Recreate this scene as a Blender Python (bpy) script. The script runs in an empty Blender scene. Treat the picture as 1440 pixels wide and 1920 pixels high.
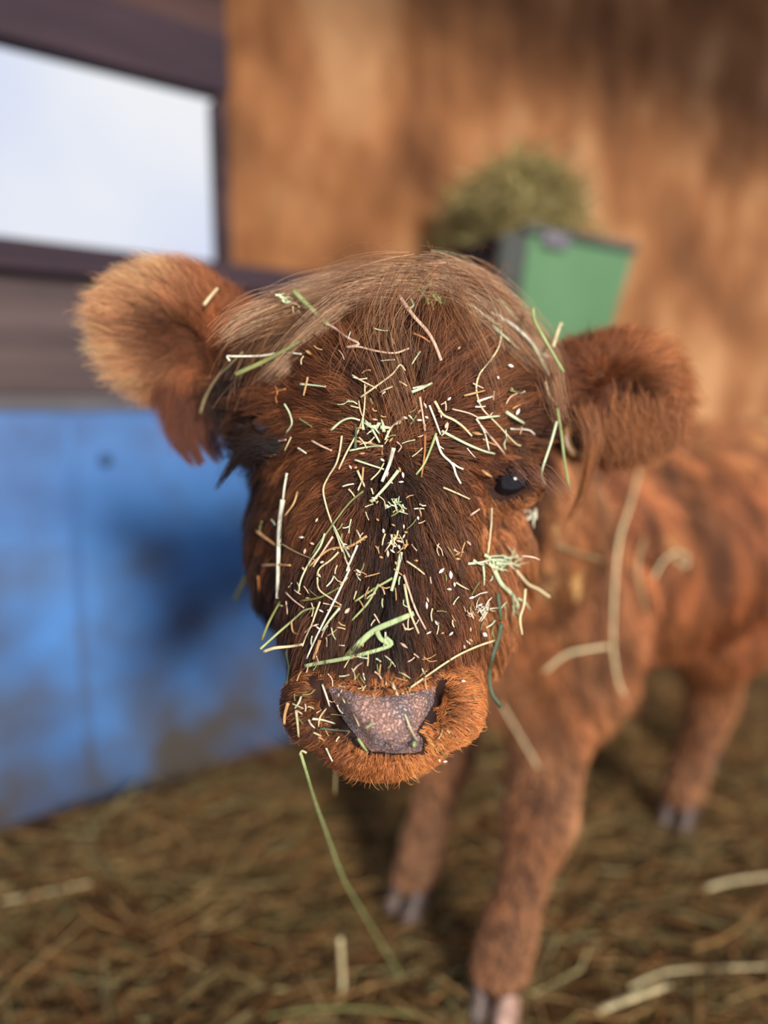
import bpy, bmesh, math, random
import numpy as np
from mathutils import Vector, Matrix
from mathutils.bvhtree import BVHTree
from mathutils.kdtree import KDTree

C = bpy.context.scene.collection
scene = bpy.context.scene
rng = np.random.default_rng(7)
random.seed(7)

# ------------------------------------------------------------------ camera
FPX = 1300.0                       # focal length in pixels of the 1440x1920 frame
PITCH = math.radians(8.5)
EYE = np.array([0.0, 0.0, 0.80])
FWD = np.array([0.0, math.cos(PITCH), -math.sin(PITCH)])
UPV = np.array([0.0, math.sin(PITCH), math.cos(PITCH)])
RGT = np.array([1.0, 0.0, 0.0])
cam_data = bpy.data.cameras.new('camera')
cam = bpy.data.objects.new('camera', cam_data)
C.objects.link(cam)
cam.location = EYE
cam.rotation_euler = (math.pi / 2 - PITCH, 0, 0)
cam_data.sensor_fit = 'VERTICAL'
cam_data.sensor_height = 36.0
cam_data.lens = 36.0 * FPX / 1920.0
cam_data.clip_start = 0.02
cam_data.dof.use_dof = True
cam_data.dof.focus_distance = 0.460
cam_data.dof.aperture_fstop = 1.4
scene.camera = cam

# ------------------------------------------------------------------ world, sun, exposure
scene.view_settings.view_transform = 'Standard'
scene.view_settings.look = 'None'
scene.view_settings.gamma = 1.0
scene.view_settings.use_curve_mapping = False
scene.view_settings.exposure = 0.0
SUN_DIR = Vector((-0.40, 0.84, -0.29)).normalized()      # the way the light travels
sun_data = bpy.data.lights.new('sun', 'SUN')
sun_data.energy = 4.3
sun_data.angle = math.radians(11)
sun_data.color = (1.0, 0.93, 0.83)
sun = bpy.data.objects.new('sun', sun_data)
C.objects.link(sun)
sun.location = (3, -3, 4)
sun.rotation_euler = SUN_DIR.to_track_quat('-Z', 'Y').to_euler()

world = bpy.data.worlds.new('sky')
scene.world = world
world.use_nodes = True
wn, wl = world.node_tree.nodes, world.node_tree.links
wn.clear()
w_out = wn.new('ShaderNodeOutputWorld')
w_bg = wn.new('ShaderNodeBackground')
w_tc = wn.new('ShaderNodeTexCoord')
w_noise = wn.new('ShaderNodeTexNoise')
w_noise.inputs['Scale'].default_value = 2.2
w_noise.inputs['Detail'].default_value = 3.0
w_ramp = wn.new('ShaderNodeValToRGB')
w_ramp.color_ramp.elements[0].position = 0.36
w_ramp.color_ramp.elements[0].color = (0.68, 0.76, 1.0, 1)
w_ramp.color_ramp.elements[1].position = 0.66
w_ramp.color_ramp.elements[1].color = (0.96, 0.97, 1.0, 1)
w_bg.inputs['Strength'].default_value = 0.92
wl.new(w_tc.outputs['Generated'], w_noise.inputs['Vector'])
wl.new(w_noise.outputs['Fac'], w_ramp.inputs['Fac'])
wl.new(w_ramp.outputs['Color'], w_bg.inputs['Color'])
wl.new(w_bg.outputs['Background'], w_out.inputs['Surface'])
scene.cycles_curves.shape = 'RIBBONS'
scene.cycles.max_bounces = 8
scene.cycles.use_denoising = True

# ------------------------------------------------------------------ measuring helpers
def at(px, py, d):
    """point of the place seen at a photo position, d metres in front of the camera"""
    return EYE + FWD * d + RGT * ((px - 720.0) / FPX * d) + UPV * ((960.0 - py) / FPX * d)
def proj(P):
    v = np.asarray(P) - EYE
    d = v @ FWD
    return 720 + FPX * (v @ RGT) / d, 960 - FPX * (v @ UPV) / d, d
def ray(px, py):
    v = at(px, py, 1.0) - EYE
    return v / np.linalg.norm(v)
def ground(px, py, z=0.0):
    r = ray(px, py)
    return EYE + r * ((z - EYE[2]) / r[2])

# ------------------------------------------------------------------ object helpers
def tag(o, label=None, cat=None, group=None, kind=None):
    if label: o['label'] = label
    if cat: o['category'] = cat
    if group: o['group'] = group
    if kind: o['kind'] = kind
    return o
def link_mesh(name, me, mat=None, parent=None, smooth=True):
    o = bpy.data.objects.new(name, me)
    C.objects.link(o)
    if mat is not None: me.materials.append(mat)
    if parent is not None: o.parent = parent
    if smooth and len(me.polygons):
        me.polygons.foreach_set('use_smooth', [True] * len(me.polygons))
    return o
def mesh_from(verts, faces):
    me = bpy.data.meshes.new('m')
    me.from_pydata([tuple(map(float, v)) for v in verts], [], [tuple(int(i) for i in f) for f in faces])
    me.update()
    return me
def quads_mesh(V, Q):
    me = bpy.data.meshes.new('m')
    me.vertices.add(len(V)); me.vertices.foreach_set('co', np.asarray(V, np.float32).ravel())
    k = Q.shape[1]
    me.loops.add(len(Q) * k); me.loops.foreach_set('vertex_index', np.asarray(Q, np.int32).ravel())
    me.polygons.add(len(Q)); me.polygons.foreach_set('loop_start', np.arange(0, len(Q) * k, k, dtype=np.int32))
    me.update(calc_edges=True); me.validate()
    return me
def bevel_box(bm_sizes, name, mat, M=None, parent=None, bev=0.004, seg=2):
    """boxes given as (centre, size) joined to one mesh, in frame M"""
    bm = bmesh.new()
    for c, s in bm_sizes:
        r = bmesh.ops.create_cube(bm, size=1.0)
        bmesh.ops.scale(bm, vec=s, verts=r['verts'])
        bmesh.ops.translate(bm, vec=c, verts=r['verts'])
    if bev:
        bmesh.ops.bevel(bm, geom=bm.edges[:], offset=bev, segments=seg, affect='EDGES', profile=0.5)
    if M is not None: bmesh.ops.transform(bm, matrix=M, verts=bm.verts)
    me = bpy.data.meshes.new(name); bm.to_mesh(me); bm.free()
    return link_mesh(name, me, mat, parent, smooth=False)

# ------------------------------------------------------------------ materials
def new_mat(name):
    m = bpy.data.materials.new(name); m.use_nodes = True
    nt = m.node_tree
    return m, nt, nt.nodes['Principled BSDF']
def noise_mat(name, stops, scale=(1, 1, 1), nscale=4.0, detail=6.0, rough=0.8, bump=0.0, bscale=None, spec=0.3, coord='Object', distort=0.0):
    m, nt, b = new_mat(name)
    n, l = nt.nodes, nt.links
    tc = n.new('ShaderNodeTexCoord'); mp = n.new('ShaderNodeMapping')
    mp.inputs['Scale'].default_value = scale
    nz = n.new('ShaderNodeTexNoise'); nz.inputs['Scale'].default_value = nscale; nz.inputs['Detail'].default_value = detail
    nz.inputs['Distortion'].default_value = distort
    rp = n.new('ShaderNodeValToRGB')
    el = rp.color_ramp.elements
    el[0].position, el[0].color = stops[0][0], (*stops[0][1], 1)
    el[1].position, el[1].color = stops[-1][0], (*stops[-1][1], 1)
    for p, c in stops[1:-1]:
        e = el.new(p); e.color = (*c, 1)
    l.new(tc.outputs[coord], mp.inputs['Vector']); l.new(mp.outputs['Vector'], nz.inputs['Vector'])
    l.new(nz.outputs['Fac'], rp.inputs['Fac']); l.new(rp.outputs['Color'], b.inputs['Base Color'])
    b.inputs['Roughness'].default_value = rough
    b.inputs['Specular IOR Level'].default_value = spec
    if bump:
        bn = n.new('ShaderNodeTexNoise'); bn.inputs['Scale'].default_value = bscale or nscale * 4; bn.inputs['Detail'].default_value = 5
        bp = n.new('ShaderNodeBump'); bp.inputs['Strength'].default_value = bump; bp.inputs['Distance'].default_value = 0.01
        l.new(mp.outputs['Vector'], bn.inputs['Vector']); l.new(bn.outputs['Fac'], bp.inputs['Height'])
        l.new(bp.outputs['Normal'], b.inputs['Normal'])
    return m
def srgb(r, g, b):
    f = lambda c: (c / 12.92 if c <= 0.04045 else ((c + 0.055) / 1.055) ** 2.4)
    return tuple(f(x / 255.0) for x in (r, g, b))
def attr_mat(name, attr='tint', rough=0.55, spec=0.3, trans=0.0):
    m, nt, b = new_mat(name)
    a = nt.nodes.new('ShaderNodeAttribute'); a.attribute_name = attr
    nt.links.new(a.outputs['Color'], b.inputs['Base Color'])
    b.inputs['Roughness'].default_value = rough; b.inputs['Specular IOR Level'].default_value = spec
    return m

# ------------------------------------------------------------------ the shed: back wall line runs off to the rear
VPX = 2700.0
WDIR = np.array([(VPX - 720) / FPX * 1.0, 1.0 / math.cos(PITCH), 0.0]); WDIR /= np.linalg.norm(WDIR)
WNRM = np.array([WDIR[1], -WDIR[0], 0.0])         # towards the open front
WP0 = ground(100, 1500)
def wall_hit(px, py, off=0.0):
    r = ray(px, py); p0 = WP0 + WNRM * off
    t = ((p0 - EYE) @ WNRM) / (r @ WNRM)
    p = EYE + r * t
    return float((p - WP0) @ WDIR), float(p[2])
def wall_M(off=0.0):
    o = WP0 + WNRM * off
    M = Matrix(((WDIR[0], WNRM[0], 0, o[0]), (WDIR[1], WNRM[1], 0, o[1]), (0, 0, 1, 0), (0, 0, 0, 1)))
    return M                                       # local x along the wall, y out of it, z up
def wall_board(name, t0, t1, z0, z1, y0, y1, mat, kind='structure', bev=0.004):
    cx, cz = (t0 + t1) / 2, (z0 + z1) / 2
    o = bevel_box([((0, 0, 0), (t1 - t0, y1 - y0, z1 - z0))], name, mat, bev=bev)
    o.matrix_world = wall_M() @ Matrix.Translation((cx, (y0 + y1) / 2, cz))
    if kind: o['kind'] = kind
    return o

T_WIN = wall_hit(428, 330)[0]
Z_TOP = wall_hit(428, 186)[1]
Z_SILL = wall_hit(428, 502)[1]
Z_MID = wall_hit(100, 742)[1]
Z_BLUE = wall_hit(100, 772)[1]
T_L, T_R, ROOF = -2.2, 4.2, 2.25

# stained tan wall: a base tint, streaks that run down it and dark water stains
m_wall, nt, b = new_mat('stained_board_wall')
n, l = nt.nodes, nt.links
tc = n.new('ShaderNodeTexCoord')
mp1 = n.new('ShaderNodeMapping'); mp1.inputs['Scale'].default_value = (1, 1, 0.75)
nz1 = n.new('ShaderNodeTexNoise'); nz1.inputs['Scale'].default_value = 3.4; nz1.inputs['Detail'].default_value = 5
mp2 = n.new('ShaderNodeMapping'); mp2.inputs['Scale'].default_value = (8, 8, 3.0)
nz2 = n.new('ShaderNodeTexNoise'); nz2.inputs['Scale'].default_value = 2.0; nz2.inputs['Detail'].default_value = 4
r1 = n.new('ShaderNodeValToRGB')
el = r1.color_ramp.elements
el[0].position = 0.33; el[0].color = (*srgb(78, 46, 28), 1)
el[1].position = 0.68; el[1].color = (*srgb(196, 148, 104), 1)
e = el.new(0.5); e.color = (*srgb(142, 92, 56), 1)
r2 = n.new('ShaderNodeValToRGB')
r2.color_ramp.elements[0].position = 0.3; r2.color_ramp.elements[0].color = (*srgb(94, 56, 30), 1)
r2.color_ramp.elements[1].position = 0.7; r2.color_ramp.elements[1].color = (*srgb(170, 120, 80), 1)
mx = n.new('ShaderNodeMix'); mx.data_type = 'RGBA'; mx.inputs[0].default_value = 0.35
l.new(tc.outputs['Object'], mp1.inputs['Vector']); l.new(mp1.outputs['Vector'], nz1.inputs['Vector'])
l.new(tc.outputs['Object'], mp2.inputs['Vector']); l.new(mp2.outputs['Vector'], nz2.inputs['Vector'])
l.new(nz1.outputs['Fac'], r1.inputs['Fac']); l.new(nz2.outputs['Fac'], r2.inputs['Fac'])
l.new(r1.outputs['Color'], mx.inputs[6]); l.new(r2.outputs['Color'], mx.inputs[7])
l.new(mx.outputs[2], b.inputs['Base Color'])
b.inputs['Roughness'].default_value = 0.85; b.inputs['Specular IOR Level'].default_value = 0.15
wall_board('wall_back', T_WIN, T_R, -0.05, ROOF, -0.05, 0.0, m_wall)

m_darkwood = noise_mat('dark_weathered_timber', [(0.3, srgb(44, 30, 36)), (0.7, srgb(84, 60, 56))], (1.5, 6, 12), 2.0, rough=0.8, bump=0.3)
m_rail = noise_mat('dark_rail_timber', [(0.3, srgb(40, 28, 38)), (0.7, srgb(62, 46, 54))], (1.5, 6, 12), 2.0, rough=0.75, bump=0.3)
m_board = noise_mat('grey_brown_board', [(0.3, srgb(66, 55, 56)), (0.7, srgb(96, 80, 78))], (1.2, 6, 10), 2.0, rough=0.85, bump=0.3)
m_strip = noise_mat('grey_metal_strip', [(0.3, srgb(70, 66, 70)), (0.7, srgb(92, 88, 92))], (2, 2, 2), 3.0, rough=0.6)
H = 0.115
wall_board('trim_1', T_L, T_WIN + 0.001, Z_TOP, Z_TOP + H, -0.03, 0.022, m_rail)                   # header beam
wall_board('wall_left', T_L, T_WIN + 0.002, Z_TOP + H, ROOF, -0.05, 0.012, m_darkwood)            # boards above it
wall_board('trim_2', T_WIN - 0.022, T_WIN + 0.0, Z_SILL, Z_TOP, -0.05, 0.014, m_darkwood)           # window jamb
wall_board('trim_3', T_L, T_WIN + 0.42, Z_SILL - 0.055, Z_SILL, -0.05, 0.05, m_rail)              # sill rail
wall_board('trim_4', T_L, T_WIN + 0.10, Z_MID, Z_SILL - 0.055, -0.02, 0.012, m_board)
wall_board('trim_5', T_L, T_WIN + 0.10, Z_BLUE, Z_MID, -0.02, 0.028, m_strip)

# blue panel of the pen, dirty towards its foot, fading light painted into the same dark mix
m_blue, nt, b = new_mat('scuffed_blue_paint')
n, l = nt.nodes, nt.links
tc = n.new('ShaderNodeTexCoord')
nz = n.new('ShaderNodeTexNoise'); nz.inputs['Scale'].default_value = 3.0; nz.inputs['Detail'].default_value = 6
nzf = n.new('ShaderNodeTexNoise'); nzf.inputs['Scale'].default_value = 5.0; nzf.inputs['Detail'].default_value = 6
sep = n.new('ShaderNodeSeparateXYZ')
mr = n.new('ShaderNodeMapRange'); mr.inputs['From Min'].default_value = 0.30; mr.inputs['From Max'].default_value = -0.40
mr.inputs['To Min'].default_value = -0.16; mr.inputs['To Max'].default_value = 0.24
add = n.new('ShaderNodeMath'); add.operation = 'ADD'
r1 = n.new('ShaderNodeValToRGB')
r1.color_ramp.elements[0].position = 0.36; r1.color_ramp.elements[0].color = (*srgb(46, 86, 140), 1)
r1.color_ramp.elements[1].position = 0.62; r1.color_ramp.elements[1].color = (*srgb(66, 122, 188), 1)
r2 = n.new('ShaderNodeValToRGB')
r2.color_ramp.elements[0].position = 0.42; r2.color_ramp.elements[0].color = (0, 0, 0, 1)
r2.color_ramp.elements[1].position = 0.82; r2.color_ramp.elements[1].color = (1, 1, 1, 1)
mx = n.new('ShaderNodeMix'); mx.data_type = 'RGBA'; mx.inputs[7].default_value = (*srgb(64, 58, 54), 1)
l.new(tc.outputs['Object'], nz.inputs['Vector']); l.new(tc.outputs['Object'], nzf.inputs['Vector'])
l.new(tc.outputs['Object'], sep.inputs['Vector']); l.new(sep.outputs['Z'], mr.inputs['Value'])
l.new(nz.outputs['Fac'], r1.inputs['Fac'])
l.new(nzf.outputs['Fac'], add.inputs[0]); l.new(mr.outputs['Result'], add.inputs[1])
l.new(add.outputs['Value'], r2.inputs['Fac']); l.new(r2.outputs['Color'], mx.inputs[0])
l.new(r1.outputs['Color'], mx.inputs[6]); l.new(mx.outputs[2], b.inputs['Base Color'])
b.inputs['Roughness'].default_value = 0.5
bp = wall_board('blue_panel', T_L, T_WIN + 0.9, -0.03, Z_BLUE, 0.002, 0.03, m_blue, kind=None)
tag(bp, 'scuffed blue painted panel with a dirty foot and painted-in shade along the pen', 'panel')
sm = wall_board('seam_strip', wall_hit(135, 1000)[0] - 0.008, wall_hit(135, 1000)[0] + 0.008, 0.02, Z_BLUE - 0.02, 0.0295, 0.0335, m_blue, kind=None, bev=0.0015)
sm.parent = bp; sm.matrix_parent_inverse = bp.matrix_world.inverted()
bolt_t, bolt_z = wall_hit(192, 862)
bm = bmesh.new(); bmesh.ops.create_cone(bm, cap_ends=True, segments=16, radius1=0.014, radius2=0.010, depth=0.010)
me = bpy.data.meshes.new('bolt'); bm.to_mesh(me); bm.free()
m_bolt = noise_mat('dull_bolt_metal', [(0.3, srgb(40, 58, 88)), (0.7, srgb(62, 84, 118))], nscale=20, rough=0.5)
bo = link_mesh('bolt', me, m_bolt)
bo.matrix_world = wall_M() @ Matrix.Translation((bolt_t, 0.034, bolt_z)) @ Matrix.Rotation(-math.pi / 2, 4, 'X')
bo.parent = bp; bo.matrix_parent_inverse = bp.matrix_world.inverted()
bo['label'] = 'dark bolt head'

# unseen roof added over the back of the pen to shade the upper wall
m_roof = noise_mat('shade_roof_timber', [(0.3, srgb(60, 44, 38)), (0.7, srgb(96, 74, 60))], (1, 8, 1), 2.0, rough=0.9)
o = wall_board('shade_roof', T_L, T_R, ROOF, ROOF + 0.05, -0.2, 1.8, m_roof)

# floor of trodden earth
m_floor = noise_mat('trodden_earth', [(0.3, srgb(52, 36, 22)), (0.5, srgb(92, 66, 38)), (0.72, srgb(126, 98, 56))], (1, 1, 1), 9.0, 8, rough=0.95, bump=0.6, bscale=40)
NX, NY = 150, 120
xs = np.linspace(-2.6, 3.2, NX); ys = np.linspace(-0.6, 4.0, NY)
X, Y = np.meshgrid(xs, ys, indexing='ij')
def lump(x, y):
    return (0.010 * np.sin(7.1 * x + 1.3 * np.sin(4 * y)) * np.sin(6.3 * y + 0.7) + 0.006 * np.sin(17 * x + 3 * y) * np.sin(15 * y - 5 * x))
Z = lump(X, Y) - 0.012
V = np.stack([X, Y, Z], -1).reshape(-1, 3)
i, j = np.meshgrid(np.arange(NX - 1), np.arange(NY - 1), indexing='ij')
a = (i * NY + j).ravel()
Q = np.stack([a, a + NY, a + NY + 1, a + 1], 1)
tag(link_mesh('floor', quads_mesh(V, Q), m_floor), kind='structure')

# ================================================================== the calf
class Field:
    """signed distance field on a grid that is finer round the head"""
    def __init__(s, ax):
        s.ax = [np.asarray(a, np.float32) for a in ax]
        s.D = np.full([len(a) for a in ax], 0.3, np.float32)
    def _sub(s, lo, hi):
        sl = []
        for k in range(3):
            i0 = max(int(np.searchsorted(s.ax[k], lo[k])) - 1, 0)
            i1 = min(int(np.searchsorted(s.ax[k], hi[k])) + 1, len(s.ax[k]))
            sl.append(slice(i0, i1))
        g = np.meshgrid(*[s.ax[k][sl[k]] for k in range(3)], indexing='ij')
        return tuple(sl), g
    @staticmethod
    def smin(a, b, k):
        h = np.maximum(k - np.abs(a - b), 0) / k
        return np.minimum(a, b) - h * h * k * 0.25
    def add(s, sl, d, k): s.D[sl] = s.smin(s.D[sl], d, k)
    def cut(s, sl, d, k): s.D[sl] = -s.smin(-s.D[sl], d, k)
    def cone(s, a, b, ra, rb, k=0.03, cut=False):
        a, b = np.asarray(a, float), np.asarray(b, float); m = 0.06 + max(ra, rb)
        sl, (x, y, z) = s._sub(np.minimum(a, b) - m, np.maximum(a, b) + m)
        ab = b - a; L = max(ab @ ab, 1e-9)
        t = np.clip(((x - a[0]) * ab[0] + (y - a[1]) * ab[1] + (z - a[2]) * ab[2]) / L, 0, 1)
        d = np.sqrt((x - a[0] - t * ab[0]) ** 2 + (y - a[1] - t * ab[1]) ** 2 + (z - a[2] - t * ab[2]) ** 2) - (ra + t * (rb - ra))
        (s.cut if cut else s.add)(sl, d.astype(np.float32), k)
    def ell(s, c, r, axes=None, k=0.03, cut=False):
        c = np.asarray(c, float); r = np.asarray(r, float); m = 0.06 + r.max()
        sl, (x, y, z) = s._sub(c - m, c + m)
        A = np.eye(3) if axes is None else np.asarray(axes, float)
        p = [x - c[0], y - c[1], z - c[2]]
        q = [A[i][0] * p[0] + A[i][1] * p[1] + A[i][2] * p[2] for i in range(3)]
        k0 = np.sqrt(sum((q[i] / r[i]) ** 2 for i in range(3)))
        k1 = np.sqrt(sum((q[i] / r[i] ** 2) ** 2 for i in range(3))) + 1e-9
        d = k0 * (k0 - 1) / k1
        (s.cut if cut else s.add)(sl, d.astype(np.float32), k)
def surface_nets(D, ax):
    S = D < 0
    c = [S[i:S.shape[0] - 1 + i, j:S.shape[1] - 1 + j, k:S.shape[2] - 1 + k] for i in (0, 1) for j in (0, 1) for k in (0, 1)]
    allin = c[0].copy(); anyin = c[0].copy()
    for m in c[1:]: allin &= m; anyin |= m
    act = anyin & ~allin
    I, J, K = np.nonzero(act)
    idx = np.full(act.shape, -1, np.int64); idx[I, J, K] = np.arange(len(I))
    corners = [(i, j, k) for i in (0, 1) for j in (0, 1) for k in (0, 1)]
    acc = np.zeros((len(I), 3)); cnt = np.zeros(len(I))
    pos = lambda o: np.stack([ax[0][I + o[0]], ax[1][J + o[1]], ax[2][K + o[2]]], 1)
    val = lambda o: D[I + o[0], J + o[1], K + o[2]]
    for a in corners:
        for k in range(3):
            if a[k] == 0:
                b = tuple(a[q] + (1 if q == k else 0) for q in range(3))
                va, vb = val(a), val(b); m = (va < 0) != (vb < 0)
                t = np.where(m, va / np.where(m, va - vb, 1), 0)[:, None]
                P = pos(a) * (1 - t) + pos(b) * t
                acc += P * m[:, None]; cnt += m
    V = acc / cnt[:, None]
    Q = []
    for k in range(3):
        u, v = (k + 1) % 3, (k + 2) % 3
        s0 = [slice(0, -1)] * 3; s1 = [slice(0, -1)] * 3; s1[k] = slice(1, None)
        A, B = S[tuple(slice(1, -1) if q != k else slice(0, -1) for q in range(3))], S[tuple(slice(1, -1) if q != k else slice(1, None) for q in range(3))]
        e = np.nonzero(A != B)
        inside = A[e]
        g = [e[q] + (1 if q != k else 0) for q in range(3)]
        def cell(du, dv):
            h = list(g); h[u] = g[u] - du; h[v] = g[v] - dv
            return idx[h[0], h[1], h[2]]
        q = np.stack([cell(1, 1), cell(0, 1), cell(0, 0), cell(1, 0)], 1)
        q[~inside] = q[~inside][:, ::-1]
        Q.append(q)
    Q = np.concatenate(Q); Q = Q[(Q >= 0).all(1)]
    return V, Q
def axis(lo, f0, f1, hi, fine, coarse):
    return np.concatenate([np.arange(lo, f0, coarse), np.arange(f0, f1, fine), np.arange(f1, hi + coarse, coarse)])

F = Field([axis(-0.30, -0.24, 0.28, 1.10, 0.0025, 0.009), axis(0.36, 0.395, 0.70, 1.80, 0.0025, 0.009), axis(-0.03, 0.47, 0.96, 1.02, 0.0025, 0.009)])
CAMA = np.array([RGT, FWD, UPV])
def W(*p): return np.array(p, float)
# ---- trunk, neck and legs
F.cone(W(.25, 1.10, .565), W(.62, 1.36, .555), .180, .205, .05)
F.ell(W(.76, 1.455, .57), (.19, .17, .185), k=.06)
F.ell(W(.18, 1.02, .50), (.125, .125, .165), k=.06)
F.cone(at(775, 800, .665), W(.21, 1.07, .60), .088, .150, .06)
F.ell(W(.285, 1.00, .47), (.085, .085, .15), k=.05)
F.ell(W(.115, 1.10, .47), (.085, .085, .14), k=.05)
def leg(pts, k=.03):
    for (a, ra), (b, rb) in zip(pts[:-1], pts[1:]): F.cone(a, b, ra, rb, k)
leg([(W(.265, 1.00, .43), .080), (W(.222, .915, .245), .044), (W(.215, .895, .225), .040), (W(.170, .850, .095), .029), (W(.155, .832, .048), .038)])
leg([(W(.110, 1.12, .42), .075), (W(.105, 1.085, .250), .044), (W(.100, 1.075, .225), .038), (W(.062, 1.035, .095), .029), (W(.050, 1.020, .048), .036)])
leg([(W(.70, 1.38, .47), .130), (W(.625, 1.275, .375), .085), (W(.665, 1.33, .235), .042), (W(.655, 1.32, .205), .038), (W(.590, 1.262, .090), .031), (W(.575, 1.245, .045), .036)])
leg([(W(.68, 1.50, .47), .120), (W(.66, 1.44, .375), .080), (W(.77, 1.52, .235), .042), (W(.765, 1.515, .205), .038), (W(.735, 1.485, .090), .031), (W(.725, 1.47, .045), .036)])
leg([(W(.90, 1.55, .66), .022), (W(.955, 1.59, .55), .017), (W(.965, 1.60, .33), .014), (W(.965, 1.60, .25), .022)], .02)
# ---- head
F.ell(at(765, 725, .585), (.092, .085, .078), CAMA, .04)
F.ell(at(765, 652, .590), (.092, .055, .046), CAMA, .03)
F.cone(at(745, 770, .550), at(722, 1130, .520), .084, .062, .03)
F.cone(at(722, 1130, .520), at(718, 1300, .500), .062, .058, .02)
F.ell(at(935, 800, .548), (.036, .036, .040), CAMA, .03)
F.ell(at(555, 790, .552), (.032, .036, .040), CAMA, .03)
F.ell(at(880, 1020, .590), (.046, .062, .075), CAMA, .04)
F.ell(at(580, 1010, .590), (.042, .058, .075), CAMA, .04)
F.cone(at(760, 980, .650), at(722, 1296, .542), .058, .030, .03)
F.ell(at(718, 1306, .503), (.066, .055, .033), CAMA, .02)
F.ell(at(596, 1322, .468), (.0225, .026, .0245), CAMA, .010)
F.ell(at(846, 1320, .468), (.0215, .026, .0245), CAMA, .010)
F.ell(at(860, 1180, .545), (.024, .032, .050), CAMA, .04)
F.ell(at(722, 1325, .466), (.038, .028, .026), CAMA, .012)
F.ell(at(722, 1356, .500), (.044, .036, .013), CAMA, .010)
# nostrils and mouth line
for pts, r in (([(605, 1283), (618, 1318), (640, 1355), (672, 1388)], .0085), ([(822, 1283), (819, 1312), (806, 1345), (786, 1388)], .0048)):
    for p, q in zip(pts[:-1], pts[1:]): F.cone(at(*p, .443), at(*q, .443), r, r, .006, cut=True)
F.ell(at(622, 1342, .447), (.0095, .017, .014), CAMA, .006, cut=True)
F.ell(at(818, 1318, .445), (.0055, .011, .009), CAMA, .006, cut=True)
mp_ = [(600, 1395), (660, 1407), (730, 1412), (800, 1409), (850, 1392)]
for p, q in zip(mp_[:-1], mp_[1:]): F.cone(at(*p, .455), at(*q, .455), .0035, .0035, .004, cut=True)
# eyes: a lid mound with a slanted slit, the ball goes in after
EYES = [(at(953, 902, .518), np.array([.86, 0, .50])), (at(508, 800, .545), np.array([.86, 0, -.40]))]
for c, sl in EYES:
    F.ell(c, (.023, .019, .020), CAMA, .012)
    ex = RGT * sl[0] + UPV * sl[2]; ex /= np.linalg.norm(ex); ez = np.cross(ex, FWD); 
    F.ell(c - FWD * .018, (.0165, .015, .0090), np.array([ex, FWD, -ez]), .004, cut=True)
# ears: leaf-shaped, hollow on the side that faces forward
def ear(base, mid, tip, wid, face, thick=.013):
    base, mid, tip = map(np.asarray, (base, mid, tip))
    e0 = tip - base; Ln = np.linalg.norm(e0); e0 = e0 / Ln
    f = np.asarray(face, float); f = f - (f @ e0) * e0; f /= np.linalg.norm(f)
    e2 = np.cross(e0, f)
    c = (base * .42 + tip * .58)
    F.ell(c, (Ln * .54, thick, wid), np.array([e0, f, e2]), .012)
    F.cone(base - e0 * .02, base + e0 * .035, .030, .024, .03)
    F.ell(c + f * .019, (Ln * .34, .014, wid * .55), np.array([e0, f, e2]), .008, cut=True)
    return c, e0, f, e2, Ln
EAR_L = ear(at(455, 672, .590), at(300, 600, .57), at(252, 600, .568), .045, -FWD * .9 - UPV * .35)
EAR_R = ear(at(1050, 735, .590), at(1160, 750, .575), at(1228, 758, .585), .044, -FWD * .95 - UPV * .30)
V, Q = surface_nets(F.D, F.ax)
# relax the net a little
for _ in range(3):
    acc = np.zeros_like(V); cnt = np.zeros(len(V))
    for a_, b_ in ((0, 1), (1, 2), (2, 3), (3, 0)):
        np.add.at(acc, Q[:, a_], V[Q[:, b_]]); np.add.at(acc, Q[:, b_], V[Q[:, a_]])
        np.add.at(cnt, Q[:, a_], 1); np.add.at(cnt, Q[:, b_], 1)
    V = V * .5 + .5 * acc / np.maximum(cnt, 1)[:, None]
del F.D

calf = bpy.data.objects.new('calf', None); C.objects.link(calf)
calf.location = (0.36, 1.15, 0.0); calf.empty_display_size = 0.3
bpy.context.view_layer.update()
def of_calf(o):
    o.parent = calf; o.matrix_parent_inverse = Matrix.Translation((-0.36, -1.15, 0.0)); return o
tag(calf, 'shaggy red-brown calf with hay all over its face, standing in straw', 'calf')
m_skin = noise_mat('calf_hide', [(0.3, srgb(34, 18, 12)), (0.7, srgb(58, 31, 20))], nscale=30, rough=0.8)
body_me = quads_mesh(V, Q)
body = of_calf(link_mesh('body', body_me, m_skin))
bvh = BVHTree.FromPolygons([tuple(v) for v in V.tolist()], [tuple(q) for q in Q.tolist()])
def on_calf(px, py, lift=0.008, maxd=0.80, fallback=None):
    r = Vector(ray(px, py)); h = bvh.ray_cast(Vector(EYE), r)
    if h[0] is None or (h[0] - Vector(EYE)).dot(Vector(FWD)) > maxd:
        return None if fallback is None else at(px, py, fallback)
    nn = h[1]
    if nn.dot(r) > 0: nn = -nn
    return np.array(h[0] + (nn * .5 - r * .5) * lift)
def depth_of(p): return float((np.asarray(p) - EYE) @ FWD)

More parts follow.
